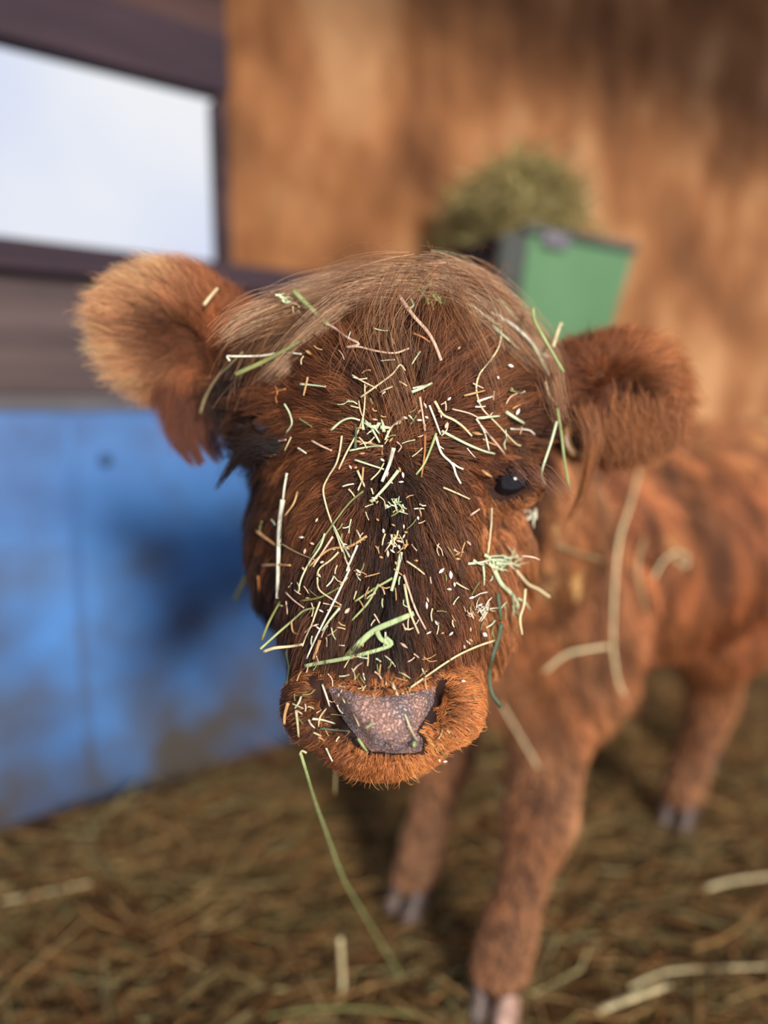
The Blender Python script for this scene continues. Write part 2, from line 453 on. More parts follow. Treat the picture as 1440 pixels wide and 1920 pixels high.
# nose leather: mottled grey-pink pad, pebbled
pad_poly = [(612, 1280), (622, 1308), (645, 1350), (672, 1386), (694, 1407), (740, 1411), (790, 1409), (793, 1385), (778, 1372), (792, 1352), (812, 1320), (816, 1283), (800, 1292), (760, 1302), (715, 1306), (665, 1300), (640, 1288)]
def in_poly(x, y, poly):
    n_ = len(poly); ins = np.zeros(x.shape, bool); dist = np.full(x.shape, 1e9)
    for i_ in range(n_):
        (x0, y0), (x1, y1) = poly[i_], poly[(i_ + 1) % n_]
        cnd = ((y0 > y) != (y1 > y)) & (x < (x1 - x0) * (y - y0) / (y1 - y0 + 1e-12) + x0)
        ins ^= cnd
        t_ = np.clip(((x - x0) * (x1 - x0) + (y - y0) * (y1 - y0)) / ((x1 - x0) ** 2 + (y1 - y0) ** 2), 0, 1)
        dist = np.minimum(dist, np.hypot(x - x0 - t_ * (x1 - x0), y - y0 - t_ * (y1 - y0)))
    return np.where(ins, dist, -dist)
step = 3.0
gx = np.arange(596, 832, step); gy = np.arange(1266, 1424, step)
GX, GY = np.meshgrid(gx, gy, indexing='ij')
DI = in_poly(GX, GY, pad_poly)
pv, pid = [], -np.ones(GX.shape, int)
for i_ in range(GX.shape[0]):
    for j_ in range(GX.shape[1]):
        if DI[i_, j_] > -step * 1.2:
            p = on_calf(GX[i_, j_], GY[i_, j_], 0.0)
            if p is None: continue
            r = ray(GX[i_, j_], GY[i_, j_])
            hgt = -0.003 + 0.0085 * np.sqrt(np.clip((DI[i_, j_] + 3) / 26.0, 0, 1))
            pid[i_, j_] = len(pv); pv.append(p - r * hgt)
pf = []
for i_ in range(GX.shape[0] - 1):
    for j_ in range(GX.shape[1] - 1):
        q = [pid[i_, j_], pid[i_, j_ + 1], pid[i_ + 1, j_ + 1], pid[i_ + 1, j_]]
        if min(q) >= 0: pf.append(q)
pv = np.array(pv); npv = len(pv)
Qp = np.array(pf)
for _ in range(6):                                             # even out the grooves of the muzzle under the pad
    acc = np.zeros_like(pv); cnt = np.zeros(npv)
    for a_, b_ in ((0, 1), (1, 2), (2, 3), (3, 0)):
        np.add.at(acc, Qp[:, a_], pv[Qp[:, b_]]); np.add.at(acc, Qp[:, b_], pv[Qp[:, a_]]); np.add.at(cnt, Qp[:, a_], 1); np.add.at(cnt, Qp[:, b_], 1)
    pv = pv * .4 + .6 * acc / np.maximum(cnt, 1)[:, None]
m_nose, nt, b = new_mat('nose_leather')
n, l = nt.nodes, nt.links
tc = n.new('ShaderNodeTexCoord')
vo = n.new('ShaderNodeTexVoronoi'); vo.feature = 'DISTANCE_TO_EDGE'; vo.inputs['Scale'].default_value = 360
vn = n.new('ShaderNodeTexNoise'); vn.inputs['Scale'].default_value = 55; vn.inputs['Detail'].default_value = 4
warp = n.new('ShaderNodeMix'); warp.data_type = 'RGBA'; warp.inputs[0].default_value = 0.012
wnz = n.new('ShaderNodeTexNoise'); wnz.inputs['Scale'].default_value = 180
l.new(tc.outputs['Object'], wnz.inputs['Vector']); l.new(tc.outputs['Object'], warp.inputs[6]); l.new(wnz.outputs['Color'], warp.inputs[7])
l.new(warp.outputs[2], vo.inputs['Vector']); l.new(tc.outputs['Object'], vn.inputs['Vector'])
rp = n.new('ShaderNodeValToRGB')
rp.color_ramp.elements[0].position = 0.38; rp.color_ramp.elements[0].color = (*srgb(150, 136, 138), 1)
rp.color_ramp.elements[1].position = 0.62; rp.color_ramp.elements[1].color = (*srgb(214, 168, 150), 1)
vr = n.new('ShaderNodeValToRGB')
vr.color_ramp.elements[0].position = 0.0; vr.color_ramp.elements[0].color = (0.25, 0.22, 0.24, 1)
vr.color_ramp.elements[1].position = 0.22; vr.color_ramp.elements[1].color = (1, 1, 1, 1)
mu = n.new('ShaderNodeMix'); mu.data_type = 'RGBA'; mu.blend_type = 'MULTIPLY'; mu.inputs[0].default_value = 0.75
l.new(vn.outputs['Fac'], rp.inputs['Fac']); l.new(vo.outputs['Distance'], vr.inputs['Fac'])
l.new(rp.outputs['Color'], mu.inputs[6]); l.new(vr.outputs['Color'], mu.inputs[7]); l.new(mu.outputs[2], b.inputs['Base Color'])
bpn = n.new('ShaderNodeBump'); bpn.inputs['Strength'].default_value = 0.8; bpn.inputs['Distance'].default_value = 0.002
l.new(vr.outputs['Color'], bpn.inputs['Height']); l.new(bpn.outputs['Normal'], b.inputs['Normal'])
b.inputs['Roughness'].default_value = 0.45; b.inputs['Specular IOR Level'].default_value = 0.4
nose_me = mesh_from(pv, pf)
nose = of_calf(link_mesh('nose', nose_me, m_nose))
sd = nose.modifiers.new('thick', 'SOLIDIFY'); sd.thickness = 0.002; sd.offset = 0.0 
nose['label'] = 'mottled grey and pink bare nose leather'

# eyeballs
m_eye, nt, b = new_mat('dark_eye')
n, l = nt.nodes, nt.links
b.inputs['Base Color'].default_value = (0.010, 0.007, 0.008, 1); b.inputs['Roughness'].default_value = 0.12; b.inputs['Specular IOR Level'].default_value = 0.4
for c, sl in EYES:
    bm = bmesh.new(); bmesh.ops.create_uvsphere(bm, u_segments=40, v_segments=24, radius=0.0175)
    me = bpy.data.meshes.new('eye'); bm.to_mesh(me); bm.free()
    e = link_mesh('eye', me, m_eye); e.location = c - FWD * 0.0000
    bpy.context.view_layer.update(); of_calf(e)
    e['label'] = 'glossy dark eye'

# hooves: two claws each
m_hoof = noise_mat('pale_pink_hoof', [(0.3, srgb(150, 112, 96)), (0.7, srgb(206, 172, 154))], nscale=40, rough=0.45)
m_hoofd = noise_mat('grey_hoof', [(0.3, srgb(70, 58, 54)), (0.7, srgb(112, 94, 86))], nscale=40, rough=0.45)
def hoof(p, ang, mats):
    root = bpy.data.objects.new('hoof', None); C.objects.link(root)
    root.location = p; root.rotation_euler = (0, 0, ang)
    bpy.context.view_layer.update(); of_calf(root)
    for s, mat in zip((-1, 1), mats):
        bm = bmesh.new(); rings = []
        for z, sx, sy, oy in ((0.004, .017, .036, -.014), (0.016, .0165, .033, -.011), (0.034, .0150, .026, -.004), (0.052, .0125, .019, .003), (0.064, .008, .012, .006)):
            rings.append([bm.verts.new((s * 0.0175 + sx * math.cos(t), oy + sy * math.sin(t) * (1.0 if math.sin(t) < 0 else 0.75), z)) for t in np.linspace(0, 2 * math.pi, 18, endpoint=False)])
        for r0, r1 in zip(rings[:-1], rings[1:]):
            for i_ in range(18): bm.faces.new((r0[i_], r0[(i_ + 1) % 18], r1[(i_ + 1) % 18], r1[i_]))
        bm.faces.new(rings[0][::-1]); bm.faces.new(rings[-1])
        me = bpy.data.meshes.new('claw'); bm.to_mesh(me); bm.free()
        o = link_mesh('claw', me, mat); o.parent = root
hoof((.150, .822, .0), -.45, (m_hoofd, m_hoof)); hoof((.045, 1.012, .0), -.75, (m_hoofd, m_hoofd))
hoof((.568, 1.236, .0), -.75, (m_hoofd, m_hoofd)); hoof((.718, 1.462, .0), -.75, (m_hoofd, m_hoofd))

# ear tag: two brass-coloured rings of a button tag clipped through the ear
m_tag = noise_mat('tan_plastic_tag', [(0.3, srgb(96, 64, 34)), (0.7, srgb(156, 114, 62))], nscale=60, rough=0.35, spec=0.5)
m_tagd = noise_mat('dark_tag_core', [(0.3, srgb(38, 22, 14)), (0.7, srgb(58, 36, 24))], nscale=60, rough=0.4)
def lathe(name, prof, mat, seg=36):
    vs, fs = [], []
    n_ = len(prof)
    for k_ in range(seg):
        a_ = 2 * math.pi * k_ / seg
        vs += [(r_ * math.cos(a_), r_ * math.sin(a_), z_) for r_, z_ in prof]
    for k_ in range(seg):
        for i_ in range(n_):
            fs.append((k_ * n_ + i_, ((k_ + 1) % seg) * n_ + i_, ((k_ + 1) % seg) * n_ + (i_ + 1) % n_, k_ * n_ + (i_ + 1) % n_))
    return link_mesh(name, mesh_from(vs, fs), mat)
TAGP = at(1087, 824, .566)
tz = Vector(-FWD + RGT * .35 + UPV * .1).normalized()
TM = Matrix.Translation(Vector(TAGP)) @ tz.to_track_quat('Z', 'Y').to_matrix().to_4x4()
t1 = lathe('ear_tag', [(.0095, -.002), (.0160, -.0025), (.0172, 0), (.0160, .0025), (.0095, .0020), (.0085, 0)], m_tag)
t1.matrix_world = TM; bpy.context.view_layer.update(); of_calf(t1); t1['label'] = 'round tan button tag'
t3 = lathe('tag_core', [(.0001, -.0010), (.0088, -.0010), (.0088, .0002), (.0040, .0006), (.0035, .0030), (.0001, .0032)], m_tagd)
t3.matrix_world = TM; t3.parent = t1; t3.matrix_parent_inverse = t1.matrix_world.inverted()
t2 = lathe('tag_back', [(.0005, -.0016), (.0135, -.0016), (.0150, 0), (.0135, .0016), (.0005, .0016)], m_tag)
TM2 = Matrix.Translation(Vector(at(1114, 820, .570))) @ Vector(-FWD * .35 + RGT * .95).normalized().to_track_quat('Z', 'Y').to_matrix().to_4x4()
t2.matrix_world = TM2; t2.parent = t1; t2.matrix_parent_inverse = t1.matrix_world.inverted()

# ================================================================== fur
HAIR_MODE = 'PRINC'
def hair_mat(name, rough=0.35, rad_rough=0.55, mode='hair'):
    m = bpy.data.materials.new(name); m.use_nodes = True
    nt = m.node_tree; nt.nodes.clear()
    out = nt.nodes.new('ShaderNodeOutputMaterial')
    a = nt.nodes.new('ShaderNodeAttribute'); a.attribute_name = 'tint'
    if HAIR_MODE == 'PRINC':
        h = nt.nodes.new('ShaderNodeBsdfPrincipled')
        h.inputs['Roughness'].default_value = 0.42; h.inputs['Specular IOR Level'].default_value = 0.35
        nt.links.new(a.outputs['Color'], h.inputs['Base Color'])
        nt.links.new(h.outputs['BSDF'], out.inputs['Surface'])
        return m
    h = nt.nodes.new('ShaderNodeBsdfHairPrincipled')
    h.model = 'CHIANG'; h.parametrization = 'COLOR'
    h.inputs['Roughness'].default_value = rough
    h.inputs['Radial Roughness'].default_value = rad_rough
    h.inputs['Random Roughness'].default_value = 0.1
    nt.links.new(a.outputs['Color'], h.inputs['Color'])
    nt.links.new(h.outputs['BSDF'], out.inputs['Surface'])
    return m
m_hair = hair_mat('calf_hair')
STRANDS = []
def hair_object(name, P, rad_root, rad_tip, tint, parent=True):
    """P (N, m, 3) strand points in the place; one hair-curves object"""
    N, m_, _ = P.shape
    hc = bpy.data.hair_curves.new(name)
    hc.add_curves([m_] * N)
    org = np.array([0.36, 1.15, 0.0])
    hc.attributes['position'].data.foreach_set('vector', P.astype(np.float32).ravel())
    ra = hc.attributes.get('radius') or hc.attributes.new('radius', 'FLOAT', 'POINT')
    s_ = np.linspace(0, 1, m_)
    rr = (rad_root * (1 - s_) + rad_tip * s_)[None, :] * np.ones((N, 1))
    ra.data.foreach_set('value', rr.astype(np.float32).ravel())
    ta = hc.attributes.new('tint', 'FLOAT_COLOR', 'CURVE')
    tint = np.asarray(tint) ** 1.15 * np.array([.9, .82, .75]) if HAIR_MODE == 'PRINC' else np.asarray(tint) ** 1.22 * np.array([.36, .30, .25])           # measured down: strands pass light on to each other
    ta.data.foreach_set('color', np.concatenate([np.clip(tint, 0.002, 0.95), np.ones((N, 1))], 1).astype(np.float32).ravel())
    hc.materials.append(m_hair)
    if name in ('face_fur', 'muzzle_fur', 'forelock', 'poll_tuft', 'ear_fringe'): STRANDS.append(P)
    o = bpy.data.objects.new(name, hc); C.objects.link(o)
    if parent: of_calf(o)
    return o
def nrm(a): return a / np.maximum(np.linalg.norm(a, axis=-1, keepdims=True), 1e-9)
def vnoise(P, scale, seed):
    """cheap smooth noise vector field in -1..1"""
    r = np.random.default_rng(seed); out = np.zeros_like(P)
    for f in (1.0, 1.9, 3.7):
        A = r.normal(size=(3, 3)) * scale * f; ph = r.uniform(0, 6.28, 3)
        out += np.sin(P @ A + ph) / f
    return out / 1.8

# surface samples
T = np.concatenate([Q[:, [0, 1, 2]], Q[:, [0, 2, 3]]])
TA, TB, TC = V[T[:, 0]], V[T[:, 1]], V[T[:, 2]]
TN = np.cross(TB - TA, TC - TA); AR = np.linalg.norm(TN, axis=1) * .5; TN = TN / np.maximum(2 * AR[:, None], 1e-12)
if np.mean(np.einsum('ij,ij->i', TN, (TA - V.mean(0)))) < 0: TN = -TN
VN = np.zeros_like(V)
for k_ in range(3): np.add.at(VN, T[:, k_], TN * AR[:, None])
VN = nrm(VN)
CEN = (TA + TB + TC) / 3
vv = CEN - EYE
DEP = vv @ FWD
PXc, PYc = 720 + FPX * (vv @ RGT) / DEP, 960 - FPX * (vv @ UPV) / DEP
FACING = -np.einsum('ij,ij->i', TN, nrm(vv))
def ear_coord(E, P):
    c, e0, f, e2, Ln = E
    q = P - c
    return q @ e0, q @ f, q @ e2
def in_ear(E, P):
    a_, b_, c_ = ear_coord(E, P)
    return ((a_ / (E[4] * .60)) ** 2 + (c_ / .050) ** 2 < 1) & (np.abs(b_) < .035)
isL, isR = in_ear(EAR_L, CEN), in_ear(EAR_R, CEN)
isHead = (DEP < .72) & (CEN[:, 2] > .45) & ~isL & ~isR
isBody = ~(isHead | isL | isR)
def sample(mask, N, weight=None):
    w = AR * mask * (1 if weight is None else weight)
    t = rng.choice(len(T), N, p=w / w.sum())
    u, v = rng.random(N), rng.random(N); fl = u + v > 1; u[fl], v[fl] = 1 - u[fl], 1 - v[fl]
    P = TA[t] + (TB[t] - TA[t]) * u[:, None] + (TC[t] - TA[t]) * v[:, None]
    Nn = nrm(VN[T[t, 0]] * (1 - u - v)[:, None] + VN[T[t, 1]] * u[:, None] + VN[T[t, 2]] * v[:, None])
    return P, Nn
def project(P):
    v_ = P - EYE; d = v_ @ FWD
    return 720 + FPX * (v_ @ RGT) / d, 960 - FPX * (v_ @ UPV) / d, d
def grow(P, Nn, D, L, lift, grav, m_=7, clump=.5, nclump=None, wave=.12, seed=1, frizz=.04):
    Nn_ = len(P)
    D = D - np.einsum('ij,ij->i', D, Nn)[:, None] * Nn; D = nrm(D)
    lift = np.broadcast_to(np.asarray(lift, float), (Nn_,)); grav = np.broadcast_to(np.asarray(grav, float), (Nn_,))
    pts = np.zeros((Nn_, m_, 3)); p = P.copy(); pts[:, 0] = p
    r = np.random.default_rng(seed)
    wv = r.normal(size=(Nn_, 3)) * wave; ph = r.uniform(0, 6.28, Nn_)
    for k_ in range(1, m_):
        s = (k_ - .5) / (m_ - 1)
        d = Nn * (lift * (1 - s) ** 1.3)[:, None] + D * (.45 + .55 * s) + np.array([0, 0, -1.0]) * (grav * s)[:, None]
        d = d + wv * (np.sin(ph + 5 * s))[:, None] + vnoise(p, 90, seed + 5) * .10 + r.normal(size=(Nn_, 3)) * frizz
        p = p + nrm(d) * (L / (m_ - 1))[:, None]
        pts[:, k_] = p
    cl = np.zeros(Nn_, int)
    if clump > 0:
        M = nclump or max(Nn_ // 26, 4)
        gi = r.choice(Nn_, M, replace=False)
        kd = KDTree(M)
        for q, i_ in enumerate(gi): kd.insert(P[i_], q)
        kd.balance()
        cl = np.array([kd.find(P[i_])[1] for i_ in range(Nn_)])
        G = pts[gi][cl]
        s = np.linspace(0, 1, m_) ** 1.4
        kk = np.clip(clump * (0.6 + .8 * r.random(Nn_)), 0, .92)
        same = np.linalg.norm(G[:, 0] - P, axis=1) < .012
        pts = pts + (G - pts) * (s[None, :] * (kk * same)[:, None])[:, :, None]
    return pts, cl
def tint_var(base, cl, seed, hair=.30, clumpv=.28):
    r = np.random.default_rng(seed); N = len(base)
    c = np.minimum(np.exp(r.normal(size=N) * hair), 1.9)
    if cl is not None: c = c * np.exp(r.normal(size=cl.max() + 1) * clumpv)[cl]
    return base * c[:, None]
def mixc(a, b, t): return np.asarray(a) * (1 - t)[:, None] + np.asarray(b) * t[:, None]
RUST, DARK, ORNG, PALE = np.array([.285, .114, .050]), np.array([.034, .020, .015]), np.array([.55, .255, .110]), np.array([.66, .46, .31])
g2 = lambda x, c, w: np.exp(-((x - c) / w) ** 2)
sstep = lambda x, a, b: np.clip((x - a) / (b - a), 0, 1) ** 2 * (3 - 2 * np.clip((x - a) / (b - a), 0, 1))
def screen_dir(dx, dy): return dx[:, None] * RGT - dy[:, None] * UPV

# ---- face
NF = 130000
wf = np.where(FACING > -.25, 1.0, 0.25) * np.where(DEP < .62, 1, .55)
P, Nn = sample(isHead, NF, wf)
px, py, dd = project(P)
dnose = in_poly(px, py, pad_poly)
front = dd < .56
keep = ~((dnose > 2) & front & ~((dnose < 16) & (py < 1312) & (rng.random(NF) < .6)))
for c, sl in EYES:
    ex, ey, _ = proj(c)
    a_ = np.radians(np.degrees(math.atan2(-sl[2], sl[0])))
    qx, qy = (px - ex) * math.cos(a_) + (py - ey) * math.sin(a_), -(px - ex) * math.sin(a_) + (py - ey) * math.cos(a_)
    keep &= ~(((qx / 46) ** 2 + (qy / 29) ** 2 < 1) & (dd < .60))
for pts_ in ([(600, 1275), (618, 1318), (640, 1355), (672, 1388)], [(822, 1283), (819, 1312), (806, 1345)]):
    for x_, y_ in pts_: keep &= ~((np.hypot(px - x_, py - y_) < 9) & front)
muzp = sstep(py, 1218, 1280)
keep &= rng.random(NF) > muzp * .97
P, Nn, px, py, dd = P[keep], Nn[keep], px[keep], py[keep], dd[keep]
N = len(P)
wx, wy = 735.0, 850.0
rx, ry = px - wx, py - wy
rn = np.hypot(rx, ry) + 1e-6
muz = sstep(py, 1235, 1275)
D0 = screen_dir(rx / rn, ry / rn + .12)
mxr = np.hypot(px - 722, py - 1345) + 1e-6
Dm = screen_dir((px - 722) / mxr, (py - 1345) / mxr + .35 + .5 * (py < 1300))
D = D0 * (1 - muz)[:, None] + Dm * muz[:, None]
back = sstep(dd, .56, .63)                                   # sides of the head lie backwards and down
D = D + (FWD * .8)[None, :] * back[:, None] + np.array([0, 0, -.7])[None, :] * back[:, None]
D = D + vnoise(P, 60, 3) * .32
L = .024 + .008 * np.abs(np.sin(P @ np.array([60., 70, 80])))
L = L * (.55 + .45 * sstep(rn, 20, 160))
L = np.where(px < 620, L * 1.15, L)
L = L * (1 - .50 * sstep(py, 1180, 1245))
L = L * (1 - muz) + muz * (.0065 + .006 * sstep(np.hypot(px - 722, py - 1340), 60, 190) + .0045 * sstep(py, 1395, 1425))
eR = np.hypot(px - 953, (py - 905)); L = L * (.28 + .72 * sstep(eR, 40, 130))
L = L * rng.uniform(.6, 1.2, N)
lift = .55 - .15 * muz + .25 * sstep(py, 1395, 1430)
tops = sstep(py, 640, 560)
fur, cl = grow(P, Nn, D, L, lift, .30 - .15 * muz, 7, clump=.62, nclump=N // 30, wave=.16, seed=11)
tn = vnoise(P, 42, 8)[:, 0]
dark = .85 * g2(px, 735 - (py - 850) * .02, 62) * sstep(py, 820, 900) * sstep(py, 1300, 1235)
dark = np.maximum(dark, .85 * sstep(px, 575, 500) * sstep(py, 720, 800) * sstep(py, 1330, 1250))  # shading of the left cheek painted into the hair tint
dark = np.maximum(dark, .62 * sstep(px, 720, 600) * sstep(py, 980, 1060) * sstep(py, 1290, 1240))  # lower left of the face, its shading likewise put into the tint
dark = np.maximum(dark, .55 * g2(px, 745, 70) * sstep(py, 780, 700) * sstep(py, 540, 600))
dark = np.maximum(dark, .60 * sstep(py, 1180, 1215) * sstep(py, 1275, 1250) * sstep(px, 880, 800))
dark = np.maximum(dark, .60 * g2(px, 1005, 45) * g2(py, 760, 90))
dark = np.clip(dark + tn * .22, 0, .95)
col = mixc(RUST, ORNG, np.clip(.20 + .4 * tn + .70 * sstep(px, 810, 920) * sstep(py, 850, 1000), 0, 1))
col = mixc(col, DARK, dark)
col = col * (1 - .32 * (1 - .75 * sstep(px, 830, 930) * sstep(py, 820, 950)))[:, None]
col = mixc(col, ORNG * np.array([1.2, 1.14, 1.05]), muz * (.55 + .45 * sstep(px, 640, 780)) * .95)
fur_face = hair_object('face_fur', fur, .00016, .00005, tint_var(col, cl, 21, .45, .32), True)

# ---- velvet of the muzzle
NM = 70000
P, Nn = sample(isHead & (PYc > 1205) & (DEP < .58), NM)
px, py, dd = project(P)
dnose = in_poly(px, py, pad_poly)
keep = (rng.random(NM) < sstep(py, 1215, 1280)) & ~((dnose > -4) & ~((dnose < 20) & (py < 1316) & (rng.random(NM) < .65)))
for pts_ in ([(600, 1275), (610, 1300), (618, 1318), (629, 1338), (640, 1355), (656, 1372), (672, 1388)], [(822, 1283), (820, 1298), (816, 1315), (806, 1345)]):
    for x_, y_ in pts_: keep &= ~(np.hypot(px - x_, py - y_) < (19 if x_ < 650 else 12))
P, Nn, px, py, dd, dnose = P[keep], Nn[keep], px[keep], py[keep], dd[keep], dnose[keep]
N = len(P)
mxr = np.hypot(px - 722, py - 1345) + 1e-6
D = screen_dir((px - 722) / mxr, (py - 1345) / mxr + .30 + 1.1 * (dnose > -14) * (py < 1320)) + vnoise(P, 90, 61) * .28 + FWD[None] * .35
L = (.0042 + .0040 * sstep(mxr, 70, 190) + .0012 * sstep(py, 1395, 1428)) * rng.uniform(.6, 1.25, N)
L = np.where((dnose > -14) & (py < 1320), L * 1.1, L)
fr, cl = grow(P, Nn, D, L, .38 + .25 * sstep(py, 1400, 1430), .15, 5, clump=.35, nclump=N // 14, wave=.16, seed=63)
tn = vnoise(P, 55, 64)[:, 0]
col = mixc(RUST * 1.1, ORNG * np.array([1.5, 1.42, 1.25]), np.clip(.35 + .6 * sstep(px, 600, 830) + .25 * tn, 0, 1))  # right side tinted brighter, its highlights painted into the hair colour
col = mixc(col, DARK, np.clip(.75 * sstep(px, 640, 545) + .5 * sstep(py, 1262, 1235) + .55 * g2(px, 622, 34) * g2(py, 1345, 60), 0, .9))  # left-side shading painted into the muzzle tint, darker round the nostril
hair_object('muzzle_fur', fr, .00013, .00005, tint_var(col, cl, 65, .30, .18))

# ---- ears
def ear_fur(E, name, N, seed, lenr, rust, tipc, down):
    mk = isL if E is EAR_L else isR
    P, Nn = sample(mk, N)
    a_, b_, c_ = ear_coord(E, P)
    c0, e0, f, e2, Ln = E
    al, cc = a_ / (Ln * .54), c_ / .042
    rim = np.clip(np.hypot(al, cc), 0, 1)
    D = e0[None] * (al * .9 + .55)[:, None] + e2[None] * (cc * .95)[:, None] + np.array([0, 0, -1.0]) * down + vnoise(P, 45, seed) * .35 + f[None] * (np.sign(b_) * .2)[:, None]
    L = (lenr[0] + (lenr[1] - lenr[0]) * rim ** 1.5 * np.clip(.75 + .4 * al, .4, 1.2)) * rng.choice([.6, .8, .95, 1.1, 1.3], N) * rng.uniform(.85, 1.1, N)
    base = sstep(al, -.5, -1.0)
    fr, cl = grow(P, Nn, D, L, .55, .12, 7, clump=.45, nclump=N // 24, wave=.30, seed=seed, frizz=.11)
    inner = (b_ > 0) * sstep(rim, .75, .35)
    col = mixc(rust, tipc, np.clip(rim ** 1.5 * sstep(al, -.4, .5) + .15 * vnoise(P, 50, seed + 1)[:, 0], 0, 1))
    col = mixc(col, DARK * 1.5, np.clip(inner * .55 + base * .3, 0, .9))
    return hair_object(name, fr, .00013, .00004, tint_var(col, cl, seed + 2, .25, .22))
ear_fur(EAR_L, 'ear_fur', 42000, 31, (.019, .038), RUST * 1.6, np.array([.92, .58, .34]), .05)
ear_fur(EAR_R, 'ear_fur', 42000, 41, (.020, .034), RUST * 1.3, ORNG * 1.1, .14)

# ---- coat of neck, trunk and legs
NB = 125000
wb = np.where(FACING > -.3, 1.0, .30) * np.where(CEN[:, 0] > .85, .5, 1.0)
P, Nn = sample(isBody, NB, wb)
px, py, dd = project(P)
legs = sstep(P[:, 2], .42, .30)
keep = ~(P[:, 2] < .055)
P, Nn, dd, legs = P[keep], Nn[keep], dd[keep], legs[keep]
N = len(P)
bx = np.array([.80, .58, 0.0])
D = np.array([0, 0, -1.0])[None] * np.ones((N, 1)) + bx[None] * (.55 * (1 - legs))[:, None] + vnoise(P, 14, 51) * .30 + vnoise(P, 38, 52) * .22
L = (.066 * (1 - legs) + .013 * legs) * rng.uniform(.6, 1.15, N)
L = np.where((dd < .95) & (P[:, 2] > .45), L * .8, L)
fr, cl = grow(P, Nn, D, L, .42, .25, 6, clump=.72, nclump=N // 45, wave=.25, seed=53, frizz=.05)
PS = P * np.array([1, 1, .28]) + np.array([.35, .25, 0]) * P[:, 2:3]
tn = vnoise(PS, 13, 54); tn2 = vnoise(PS, 46, 57)
col = mixc(RUST * 1.5, ORNG * np.array([1.2, 1.3, 1.35]), np.clip(.45 + .40 * tn[:, 0] + .2 * tn2[:, 1], 0, 1))
col = mixc(col, DARK * 2.2, np.clip(.12 + .45 * tn2[:, 0] + .15 * tn[:, 2], 0, .8) * (1 - .6 * legs))
col = mixc(col, np.array([.70, .46, .28]), np.clip(.38 * sstep(P[:, 2], .40, .06) + .30 * tn[:, 1], 0, .6))
tv = tint_var(col, cl, 55, .22, .38)
tv = tv * (1 - .75 * legs)[:, None] + col * (.75 * legs)[:, None]
hair_object('coat', fr, .00042, .00012, tv)

# ---- hand-laid locks: forelock, poll tuft, ear fringe, lashes
def catmull(pts, n_):
    pts = np.asarray(pts, float); m_ = len(pts)
    if m_ == 2: return pts[0] + (pts[1] - pts[0]) * np.linspace(0, 1, n_)[:, None]
    ext = np.vstack([2 * pts[0] - pts[1], pts, 2 * pts[-1] - pts[-2]])
    u = np.linspace(0, m_ - 1 - 1e-6, n_); i_ = u.astype(int); t = (u - i_)[:, None]
    p0, p1, p2, p3 = ext[i_], ext[i_ + 1], ext[i_ + 2], ext[i_ + 3]
    return .5 * (2 * p1 + (p2 - p0) * t + (2 * p0 - 5 * p1 + 4 * p2 - p3) * t ** 2 + (3 * p1 - p0 - 3 * p2 + p3) * t ** 3)
def lock(pts, n_, s0, s1, tint, seed, m_=10, depth=None, lift=.012, short=.35, curl=.15):
    """strands that follow a line laid over the head, spread s0 at the root and s1 at the tip (metres)"""
    P3, last = [], None
    for q in pts:
        if len(q) == 3: p = at(*q)
        else:
            p = on_calf(q[0], q[1], lift)
            if p is None: p = at(q[0], q[1], last if last else (depth or .52))
        last = depth_of(p); P3.append(p)
    G = catmull(P3, m_)
    r = np.random.default_rng(seed)
    s = np.linspace(0, 1, m_)
    off = r.normal(size=(n_, 3)) * np.array([1, .35, 1])
    off2 = off * .6 + r.normal(size=(n_, 3)) * .6
    sp = (s0 + (s1 - s0) * s)
    A = G[None] + off[:, None] * (sp * (1 - s))[None, :, None] + off2[:, None] * (sp * s)[None, :, None]
    ln = r.uniform(short, 1.0, n_)
    st = r.uniform(0, .25, n_) * (1 - ln)
    idx_ = (st[:, None] + ln[:, None] * s[None]) * (m_ - 1)
    i0 = np.clip(idx_.astype(int), 0, m_ - 2); f_ = (idx_ - i0)[:, :, None]
    B = np.take_along_axis(A, i0[:, :, None].repeat(3, 2), 1) * (1 - f_) + np.take_along_axis(A, (i0 + 1)[:, :, None].repeat(3, 2), 1) * f_
    B += np.sin(r.uniform(0, 6.3, (n_, 1, 3)) + s[None, :, None] * r.uniform(2, 7, (n_, 1, 3))) * (sp * curl)[None, :, None] + np.sin(r.uniform(0, 6.3, (n_, 1, 3)) + s[None, :, None] * 4) * .0006
    t = np.asarray(tint)[None] * np.exp(r.normal(size=(n_, 1)) * .32)
    return B, t
def locks(name, specs, r0, r1, label=None):
    Bs, Ts = [], []
    for i_, sp in enumerate(specs):
        B, t = lock(seed=100 + i_ * 7 + len(name), **sp); Bs.append(B); Ts.append(t)
    o = hair_object(name, np.concatenate(Bs), r0, r1, np.concatenate(Ts))
    if label: o['label'] = label
    return o
GREY = PALE * np.array([.80, .74, .70]); BRN = np.array([.34, .175, .09])
fl = []
def add(pts, n_, s0=.005, s1=.006, tint=PALE, **k): fl.append(dict(pts=pts, n_=n_, s0=s0, s1=s1, tint=tint, **k))
